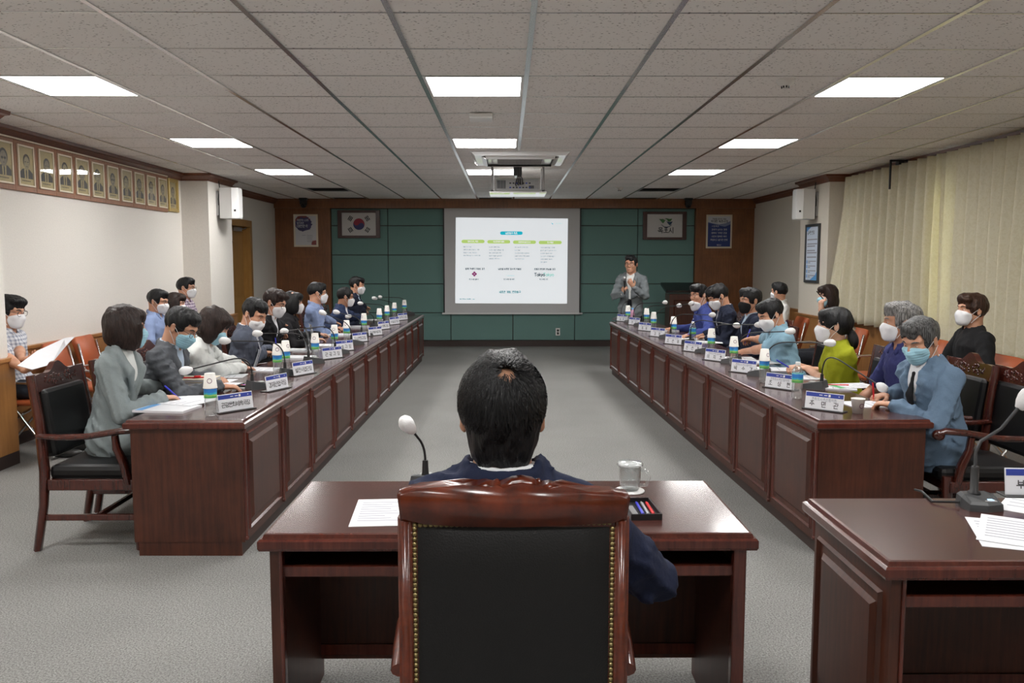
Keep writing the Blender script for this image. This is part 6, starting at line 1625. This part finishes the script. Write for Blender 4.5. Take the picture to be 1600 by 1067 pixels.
RP = [((1259.5, 638), (1315.8, 645), '주민관', 'near end'), ((1195, 604.5), (1242, 611), '조상현', ''), ((1143.8, 580.6), (1180, 585), '박수경', ''), ((1101.6, 562), (1132.5, 566), '이지호', ''), ((1068, 548), (1097, 551.5), '전은호', ''), ((1039, 536.7), (1065, 539.5), '조은영', ''), ((1015.5, 525), (1039.4, 527.5), '김영', ''), ((997.7, 516), (1017, 518), '정영', ''), ((982, 507), (1000, 508.8), '한상', ''), ((964, 501.5), (980, 503), '송지', '')]
for i, (a, b, s, _) in enumerate(RP): plate(a, b, s, SUB, 'name plate with two lines of text, %s from the near end of the right table' % ordr[i])
LB = [(330, 650), (434, 587), (447, 580), (493, 564), (523, 546), (542, 536), (569, 521), (593, 510.5), (605, 504), (616.5, 498), (632, 492)]
for i, (u, v) in enumerate(LB):
    p = onz(u, v, ZT); bottle(p.x, p.y, 'water bottle under a paper cup, %s from the near end of the left table' % ordr[i], True, -PI/2 + (.25, .3, .9, 0, 0, -.2, -.6, 2, .5, .6, .1)[i])
RB = [(1245, 623, 0), (1193.5, 598, 1), (1146, 571, 1), (1111, 554, 1), (1082, 537, 0), (1052, 528, 1), (1021, 518, 1), (1010, 510, 1), (981, 504, 1)]
for i, (u, v, c) in enumerate(RB):
    p = onz(u, v, ZT); bottle(p.x, p.y, ('water bottle under a paper cup, %s from the near end of the right table' if c else 'water bottle with a bare white cap, %s from the near end of the right table') % ordr[i], bool(c), -PI/2 + (.2, .5, 0, .6, 0, -.7, 2, 2, .1)[i])
p = onz(988, 503, ZT); e = empty('drink_bottle', (p.x, p.y, ZT)); tag(e, 'slim pink drink bottle with a blue cap at the screen end of the right table', 'bottle')
M['pinkpet'] = plain('pink_plastic', (.62, .32, .45), .25); M['capblue'] = plain('blue_cap', (.10, .35, .70), .35)
MB().lathe([(0, 0), (.026, .002), (.029, .02), (.027, .06), (.029, .10), (.026, .14), (.014, .165), (.012, .178)], 16).build('bottle_body', 'pinkpet', e)
MB().lathe([(.0135, .172), (.0135, .192), (0, .193)], 14).build('bottle_cap', 'capblue', e)
LM = [((412, 607), (290, 579)), ((461, 586), (351, 532.5)), ((496, 567), (402, 521)), ((536, 552), (444, 517.5)), ((560, 538), (504, 488.5)), ((575, 525), (525.5, 487.6)), ((593, 512), (544, 494.5)), ((612, 503), (563, 474)), ((627, 496), (585, 466)), ((642, 491), (594, 464))]
for i, (b, f) in enumerate(LM):
    p = onz(*b, ZT); q = onx(*f, p.x-.36); p.x -= .03
    gooseneck(p, q, 'gooseneck microphone with white foam, %s from the near end of the left table' % ordr[i], PI/2 + .7)
RM = [((1268, 607), (1378, 605)), ((1182, 587), (1297, 536)), ((1139, 567), (1235, 517.5)), ((1097, 551), (1186, 507.5)), ((1069, 537), (1151, 508.5)), ((1039, 528), (1113, 492)), ((1015, 517), (1080.5, 474)), ((998, 509), (1061, 477.5)), ((983, 504), (1039, 472.5)), ((964, 500), (1000, 461.5))]
for i, (b, f) in enumerate(RM):
    p = onz(*b, ZT); q = onx(*f, p.x+(.36 if i else .17)); p.x += .02
    gooseneck(p, q, 'gooseneck microphone with white foam, %s from the near end of the right table' % ordr[i], -PI/2 - .7)
# ---------- loose paper cup at the near end of the right table
p = onz(1340, 645, ZT); e = empty('paper_cup', (p.x, p.y, ZT)); tag(e, 'paper cup with a round seal standing at the near right table corner', 'cup')
cup_parts(e, 0, False, -PI/2+.25)

# ================================================================== PAPERS AND PENS
rnd = random.Random(11)
def doc(u, v, rz, label, z=ZT, **k): p = onz(u, v, z); return sheet((p.x, p.y), rz, label, z=z, **k)
doc(262, 640, R(82), 'open report under the hands of the person in light grey', th=.012, lines=0, cover='skyblue', seed=1)
doc(285, 628, R(70), 'printed page with a green chart beside the near left bottle', z=ZT+.0125, th=.004, lines=5, cover='green_print', seed=2)
doc(308, 622, R(96), 'white sheet next to the near left bottle', th=.002, lines=0, seed=3, w=.19)
# a stack of files with a red clip
for i, (dz, m_, lab) in enumerate(((0, 'paper_grey', 'lowest file of the stack beside the charcoal blazer'), (.022, 'paper', 'middle file of the stack beside the charcoal blazer'), (.040, 'paper_grey', 'topmost file of the stack under the red clip'))):
    doc(306, 604, R(86+i*5), lab, z=ZT, th=.001, lines=0, seed=i, l=.26, w=.19) if False else None
    p = onz(304, 604, ZT); e = empty('document_file', (p.x, p.y, ZT+dz), R(84+i*4)); tag(e, lab, 'file', 'stacked files on the left table')
    MB().box(-.10, .10, -.14, .14, .002, .018).build('sheets', m_, e); MB().box(-.105, .105, -.145, .145, 0, .002).box(-.105, .105, -.145, .145, .018, .020).build('covers', 'ivory' if i != 1 else 'gold', e)
p = onz(304, 604, ZT); e = empty('red_clip', (p.x+.03, p.y-.02, ZT+.0605), R(10)); tag(e, 'red clip lying on the stack of files', 'clip'); MB().box(-.10, .10, -.006, .006, 0, .008, b=.003).build('bar', 'redpen', e); MB().box(-.02, .02, -.02, .012, .004, .016, b=.003).build('grip', 'redpen', e)
doc(372, 603, R(80), 'white booklet beside the hand of the charcoal blazer', th=.006, lines=4, seed=5); doc(330, 596, R(85), 'printed sheet in front of the charcoal blazer', th=.003, lines=6, seed=6)
doc(405, 578, R(84), 'white pages under the writing hand in the white blouse', th=.008, lines=5, seed=7); doc(350, 588, R(95), 'sheet lying between two writers on the left table', th=.003, lines=6, seed=8)
doc(462, 560, R(84), 'open file with yellow tabs in front of the blue grey blazer', th=.016, lines=0, seed=9, cover='gold'); doc(470, 548, R(78), 'loose white pages in front of the black suit', th=.010, lines=5, seed=10)
doc(505, 540, R(90), 'white booklet in front of the black lace top', th=.008, lines=4, seed=12); doc(535, 524, R(80), 'stack of white pages in front of the light blue shirt', th=.014, lines=4, seed=13); doc(556, 512, R(85), 'grey file in front of the thinning haired person', th=.02, lines=0, seed=14, color='paper_grey')
doc(590, 500, R(88), 'white page at the screen end of the left table', th=.006, lines=3, seed=15)
# pages being turned by the person in black
p = onz(490, 548, ZT); e = empty('lifted_pages', (p.x, p.y, ZT)); tag(e, 'white pages held upright by the person in the black suit', 'paper', 'papers on the tables')
for k in range(3):
    vs = []; n = 8
    for i in range(n+1):
        t = i/n; a = R(62+k*9)*t
        for y in (-.105, .105): vs.append((-.03*k-.10*t*t*(.3+k*.2), y + .10*t*(k-1)*.3, .012+.24*t*(1-.1*k)))
    MB().add(vs, [(2*i, 2*i+1, 2*i+3, 2*i+2) for i in range(n)] + [(2*i+2, 2*i+3, 2*i+1, 2*i) for i in range(n)], 0, True).build('page', 'paper', e, None, R(20))
# left pen tray behind the first microphone
p = onz(394, 605, ZT); e = empty('pen_tray', (p.x, p.y, ZT), R(80)); tag(e, 'black pen tray with red, blue and yellow pens behind the first name plate', 'pen tray')
MB().box(-.05, .05, -.09, .09, 0, .006).box(-.05, -.044, -.09, .09, .006, .02).box(.044, .05, -.09, .09, .006, .02).box(-.044, .044, -.09, -.084, .006, .02).box(-.044, .044, .084, .09, .006, .02).build('tray', 'black', e)
for k, (dx, m_) in enumerate(((-.025, 'redpen'), (.0, 'bluepen'), (.022, 'gold'))):
    a = Vector((p.x, p.y, ZT+.013)) + Matrix.Rotation(R(80), 3, 'Z') @ Vector((dx, -.07, 0)); b = Vector((p.x, p.y, ZT+.013)) + Matrix.Rotation(R(80), 3, 'Z') @ Vector((dx+.01, .07, 0))
    pen(a, b, m_, ['red pen lying in the left pen tray', 'blue pen lying in the left pen tray', 'yellow pen lying in the left pen tray'][k])
# right table papers
doc(1360, 632, R(95), 'white page under the hands of the person in steel blue', th=.004, lines=5, seed=21); doc(1300, 606, R(70), 'printed report under the red pen on the right table', th=.010, lines=6, seed=22); doc(1330, 603, R(100), 'printed page beside the red pen on the right table', z=ZT+.0105, th=.003, lines=6, cover='green_print', seed=23)
doc(1255, 590, R(85), 'white sheets below the clasped hands', th=.005, lines=5, seed=24); doc(1215, 577, R(80), 'white page beside the mustard green sleeve', th=.004, lines=4, seed=25); doc(1190, 566, R(95), 'pale blue brochure in front of the light blue polo', th=.006, lines=0, cover='skyblue', seed=26)
doc(1150, 560, R(85), 'white notes in front of the person with the black mask', th=.004, lines=4, seed=27); doc(1105, 535, R(80), 'crumpled white page in front of the navy suit', th=.006, lines=3, seed=28); doc(1085, 530, R(95), 'white page beside the purple pen', th=.004, lines=3, seed=29); doc(1040, 517, R(85), 'white booklet in front of the lowered mask', th=.018, lines=0, seed=30)
pr_ = onz(1290, 601, ZT+.016); pen((pr_.x, pr_.y, pr_.z), (pr_.x+.145, pr_.y-.02, pr_.z), 'redpen', 'red pen lying on the printed report on the right table')
# held pens
def held(key, i, d, mat, label, off=(0, 0, 0), L=.145):
    h_ = Vector(HAND_AT[key][i]) + Vector(off); d = Vector(d).normalized(); pen(h_ - d*.045, h_ + d*(L-.045), mat, label, 'pens held in hands')
held('r7', 0, (-.05, .1, 1), 'redpen', 'red pen held upright by the person in steel blue', (.0, -.01, -.01))
held('l1', 0, (-.55, .1, .45), 'bluepen', 'blue pen in the hand of the person in light grey', (0, 0, 0))
held('l3', 0, (-.75, .0, .6), 'black', 'black pen in the hand of the person in the white blouse')
held('l4', 1, (-.1, .1, 1), 'bluepen', 'blue pen held up by the person in the blue grey blazer')
held('r4', 0, (.35, .2, .8), 'bluepen', 'blue pen in the hand of the light blue polo'); held('r5', 0, (-.75, .1, .45), 'bluepen', 'blue pen between the clasped hands'); held('r1', 1, (.9, .1, .3), 'bluepen', 'purple blue pen in the hand of the person with the lowered mask')
held('y', 0, (-.5, .1, .6), 'black', 'thin dark pen held up in front of the blue mask', (0, 0, .02), .13)
# ---------- the booklet of the person by the left wall
hb = Vector(HAND_AT['a'][0]); e = empty('booklet', hb); tag(e, 'open white booklet held by the person by the left wall', 'booklet')
for pg in (((27, 571, -3.56), (58, 548, -3.60), (101, 528, -3.56), (79, 569, -3.40), (50, 577, -3.38)), ((101, 528, -3.56), (116, 526, -3.50), (102, 541, -3.36), (79, 569, -3.40))):
    pv = [onx(u, v, x)-hb for u, v, x in pg]; nv = (pv[1]-pv[0]).cross(pv[2]-pv[0]).normalized()*.004; k_ = len(pv)
    MB().add(pv + [q+nv for q in pv], [tuple(range(k_-1, -1, -1)), tuple(range(k_, 2*k_))] + [(i, (i+1) % k_, k_+(i+1) % k_, k_+i) for i in range(k_)]).build('page', 'paper', e)
b = C_['a']['base']; e = sheet((b[0]+.36, b[1]+.02), R(80), 'blue and white folder on the lap of the person by the left wall', z=.62, th=.022, lines=0, cover='skyblue', seed=40, name='folder', cat='folder')
# ---------- presenter's microphone
hp = Vector(HAND_AT['p'][0]); e = empty('hand_microphone', hp); tag(e, 'black hand microphone with a grey grille held by the standing person', 'microphone')
MB().tube([(.0, .0, -.10), (0, 0, .02), (-.005, -.01, .09)], [.012, .014, .019], 12).build('handle', 'black', e); MB().ball((-.008, -.014, .125), (.027, .027, .034), 0, 14, 10).build('grille', 'steel', e)
# ---------- phone of the blue grey blazer
p = (Vector(HAND_AT['l4'][0])+Vector(HAND_AT['l4'][1]))/2; e = empty('phone', (p.x+.02, p.y, p.z+.01), R(80)); tag(e, 'dark phone held by the person in the blue grey blazer', 'phone'); MB().box(-.036, .036, -.075, .075, 0, .008, b=.003).build('case', 'black', e); MB().box(-.032, .032, -.07, .07, .008, .0085).build('display', 'blackgloss', e)
# ---------- hair clip
h = C_['r5']['h']; b = C_['r5']; e = empty('hair_clip', b['base'], b['rz']); e.location = Vector(b['base']) + Vector(rotz(b['rz']) @ (h.p(.045, -.112, -.030)))
tag(e, 'pearl and amber hair clip on the ponytail', 'hair clip')
h2 = C_['r5']['o']
mmx = Matrix(h.R.tolist()).to_4x4()
for q in (-1, 1): 
    for r0, m_ in ((.020, 'ivory'), (.012, 'gold')): MB().lathe([(r0, 0), (r0*.9, .006), (0, .007)], 4, mat=mmx @ Matrix.Translation((.012, q*.022, 0)) @ Matrix.Rotation(PI/2, 4, 'Y') @ Matrix.Scale(1 if r0 > .015 else 1, 4) @ Matrix.Translation((0, 0, 0 if r0 > .015 else .004))).build('jewel', m_, e)

# ================================================================== THE NEAR DESKS' THINGS
p = onz(596, 800, ZD); sheet((p.x+.015, p.y), R(4), 'white printed page on the near desk left of the chair', z=ZD, lines=9, seed=50, th=.0015)
p = onz(663, 752, ZD)
b0 = Vector((onz(668, 752, ZD).x, 3.0, ZD)); f0 = ony(637, 664, 2.93)
e = gooseneck(b0, f0, 'gooseneck microphone with white foam on the near desk', PI, low=True)
# name plate on the far edge of the near desk (its back is towards the camera)
nameplate((onz(832, 722, ZD+.05).x+.02, 3.02), (-.20, 3.02), '시장', None, 'name plate half hidden by the person in the centre', z=ZD)
# lidded cut-glass mug on a coaster
p = onz(985, 770, ZD); e = empty('glass_mug', (p.x, p.y+.02, ZD)); tag(e, 'cut glass mug with a lid on the near desk', 'mug')
cut_ = lambda th, z: .09*math.cos(th*9)*math.cos(z*130)*(1 if .02 < z < .085 else .2)
MB().lathe([(0, .006), (.030, .006), (.034, .012), (.036, .05), (.039, .088), (.0395, .095), (.036, .095), (.033, .05), (.030, .016), (0, .014)], 36, ribs=cut_).build('mug_body', 'crystal', e)
MB().tube([(.036, -.012, .082), (.058, -.02, .080), (.066, -.024, .055), (.056, -.02, .028), (.034, -.012, .026)], .006, 8).build('handle', 'crystal', e)
M['frost'] = thin_clear('frosted_glass', .45, .8)
MB().lathe([(0, .094), (.044, .094), (.046, .100), (.042, .108), (.0, .112)], 36, ribs=lambda th, z: .03*math.cos(th*18)).build('lid', 'frost', e)
MB().lathe([(0, 0), (.052, 0), (.054, .003), (.052, .006), (0, .006)], 24).build('coaster', 'white', e)
# pen tray
p = onz(1003, 799, ZD); e = empty('pen_tray', (p.x-.005, p.y, ZD), R(3)); tag(e, 'black pen tray on the near desk right of the chair', 'pen tray')
MB().box(-.05, .05, -.095, .095, 0, .005).build('tray_floor', 'black', e)
for k, a in enumerate(((-.05, -.045, -.095, .095), (.045, .05, -.095, .095), (-.045, .045, -.095, -.09), (-.045, .045, .09, .095))): MB().box(*a, .005, .02).build('tray_wall', 'black', e)
for k, (dx, m_, lab) in enumerate(((-.008, 'bluepen', 'blue pen in the near desk tray'), (.026, 'redpen', 'red pen in the near desk tray'), (.009, 'steel', 'silver pen in the near desk tray'))):
    pen((p.x-.005+dx+.004, p.y+.075, ZD+.0115), (p.x-.005+dx+.006, p.y-.07, ZD+.0115), m_, lab)
MB().box(-.043, -.02, -.085, .03, .005, .012, b=.002).build('paper_clips', 'steel', e)
# right desk
p = onz(1528, 792, ZD); e = empty('gooseneck_microphone', (p.x, p.y, ZD)); tag(e, 'large gooseneck microphone on the right desk', 'microphone', 'gooseneck microphones')
body = [(-.056, -.05), (-.06, .0), (-.05, .05), (.05, .05), (.062, .0), (.058, -.05), (.0, -.066)]
vs = [(a, b, 0) for a, b in body] + [(a*.96, b*.96, .022 if b < 0 else .034) for a, b in body] + [(a*.8, b*.8, .030 if b < 0 else .044) for a, b in body]; n = len(body)
MB().add(vs, [(i, (i+1) % n, n+(i+1) % n, n+i) for i in range(n)] + [(n+i, n+(i+1) % n, 2*n+(i+1) % n, 2*n+i) for i in range(n)] + [tuple(range(2*n, 3*n))]).build('base', 'darkgrey', e)
M['lit'] = emis('lit_button', (.45, .70, 1.0), .7)
MB().box(.012, .032, -.040, -.024, .030, .035, b=.002).build('talk_button', 'lit', e); MB().box(-.002, .040, -.044, -.020, .028, .033, b=.002).build('button_frame', 'steel', e)
MB().lathe([(.0, .04), (.022, .04), (.020, .047), (.013, .052), (.0125, .130), (.010, .136), (0, .137)], 16, c=(-.005, .02, 0)).build('collar', 'black', e)
fm = ony(1604, 622, p.y+.02) - Vector((p.x, p.y, ZD))
a0 = Vector((-.005, .02, .135)); MB().tube([a0, a0+Vector((.0, 0, .05)), a0+Vector((.014, 0, .085)), a0.lerp(fm, .5)+Vector((0, 0, .012)), fm], .0055, 8).build('gooseneck', 'darkgrey', e)
MB().lathe([(0, -.045), (.014, -.042), (.024, -.022), (.029, .0), (.028, .018), (.018, .034), (0, .038)], 16, mat=Matrix.Translation(fm) @ (fm-a0).normalized().to_track_quat('Z', 'Y').to_matrix().to_4x4(), ribs=lambda th, z: .05*math.sin(th*5)).build('foam_cover', 'foam', e)
c0 = onz(1440, 770, ZD) - Vector((p.x, p.y, ZD)); MB().tube([(-.055, .01, .014), (-.085, .02, .012), (-.13, .045, .006), c0 + Vector((0, .0, .006)), c0+Vector((-.01, .03, .004))], .0042, 7).build('cable', 'black', e)
p = onz(1560, 832, ZD); sheet((p.x+.06, p.y), R(-32), 'upper printed sheet on the right desk', z=ZD+.0022, lines=8, seed=60, th=.0012); sheet((p.x+.03, p.y-.02), R(-20), 'lower printed sheet on the right desk', z=ZD, lines=8, seed=61, th=.0012)
p = onz(1600, 790, ZD); sheet((p.x+.06, p.y+.01), R(-40), 'white page beside the name plate on the right desk', z=ZD, lines=5, seed=62, th=.0012)
p = onz(1573, 775, ZD); nameplate((p.x, p.y), (p.x+.2, p.y-.012), '부시장', None, 'name plate cut off by the right picture edge', z=ZD)


# ================================================================== combed strands on the head in the foreground
hd = C_['chair']['h']; body = C_['chair']['o']; rs = np.random.RandomState(8)
def hair_surface(dv):
    """outer hair surface along a direction in the head's frame"""
    c = np.array((0, -.014, .033)); r = np.array((.0875, .108, .095)); return c + dv/np.sqrt(((dv/r)**2).sum())
whorl = nrm(np.array((.10, -.62, .80)))
st_v, st_f = [], []
for i in range(5200):
    a = rs.uniform(0, 2*PI); t0 = abs(rs.normal(0, .45))**1.0 + .10
    e1 = nrm(np.cross(whorl, (0, 1, .2))); e2 = np.cross(whorl, e1)
    L = rs.uniform(.35, .75); n = 6; pts = []
    sw_ = rs.uniform(-.25, .45); lift = rs.uniform(-.001, .0035)
    for k_ in range(n+1):
        th = t0 + L*k_/n; an = a + sw_*k_/n*.8
        d = whorl*math.cos(th) + (e1*math.cos(an)+e2*math.sin(an))*math.sin(th)
        p = hair_surface(d); p = p*(1) + nrm(d)*(lift + .0015*math.sin(k_*1.3+i))
        pts.append(p)
    if any(q[1] > .03 and q[2] < .05 for q in pts) or any(q[2] < -.092 or (q[2] < -.03+(q[1]-.035)*.5+.03 and q[1] > -.02) for q in pts): continue
    if any(np.linalg.norm((q-np.array((.010, -.078, .108)))/np.array((1, 1, 1.2))) < .021 for q in pts) and rs.uniform() < .93: continue
    W_ = []
    for k_, p in enumerate(pts):
        tng = nrm(pts[min(k_+1, n)]-pts[max(k_-1, 0)]); sd = nrm(np.cross(tng, p)); w_ = .0011*(1-.6*abs(k_/n-.4))
        for q in (-1, 1): W_.append(hd.p(*(p+sd*w_*q + (nrm(p)*.0006 if q > 0 else 0))))
    o = len(st_v); st_v += W_; st_f += [(o+2*k_, o+2*k_+1, o+2*k_+3, o+2*k_+2) for k_ in range(n)]
hs_ = link('hair_strands', np_mesh('hair_strands', np.array(st_v), np.array(st_f), ['hair_black']), body); hs_['kind'] = 'stuff'
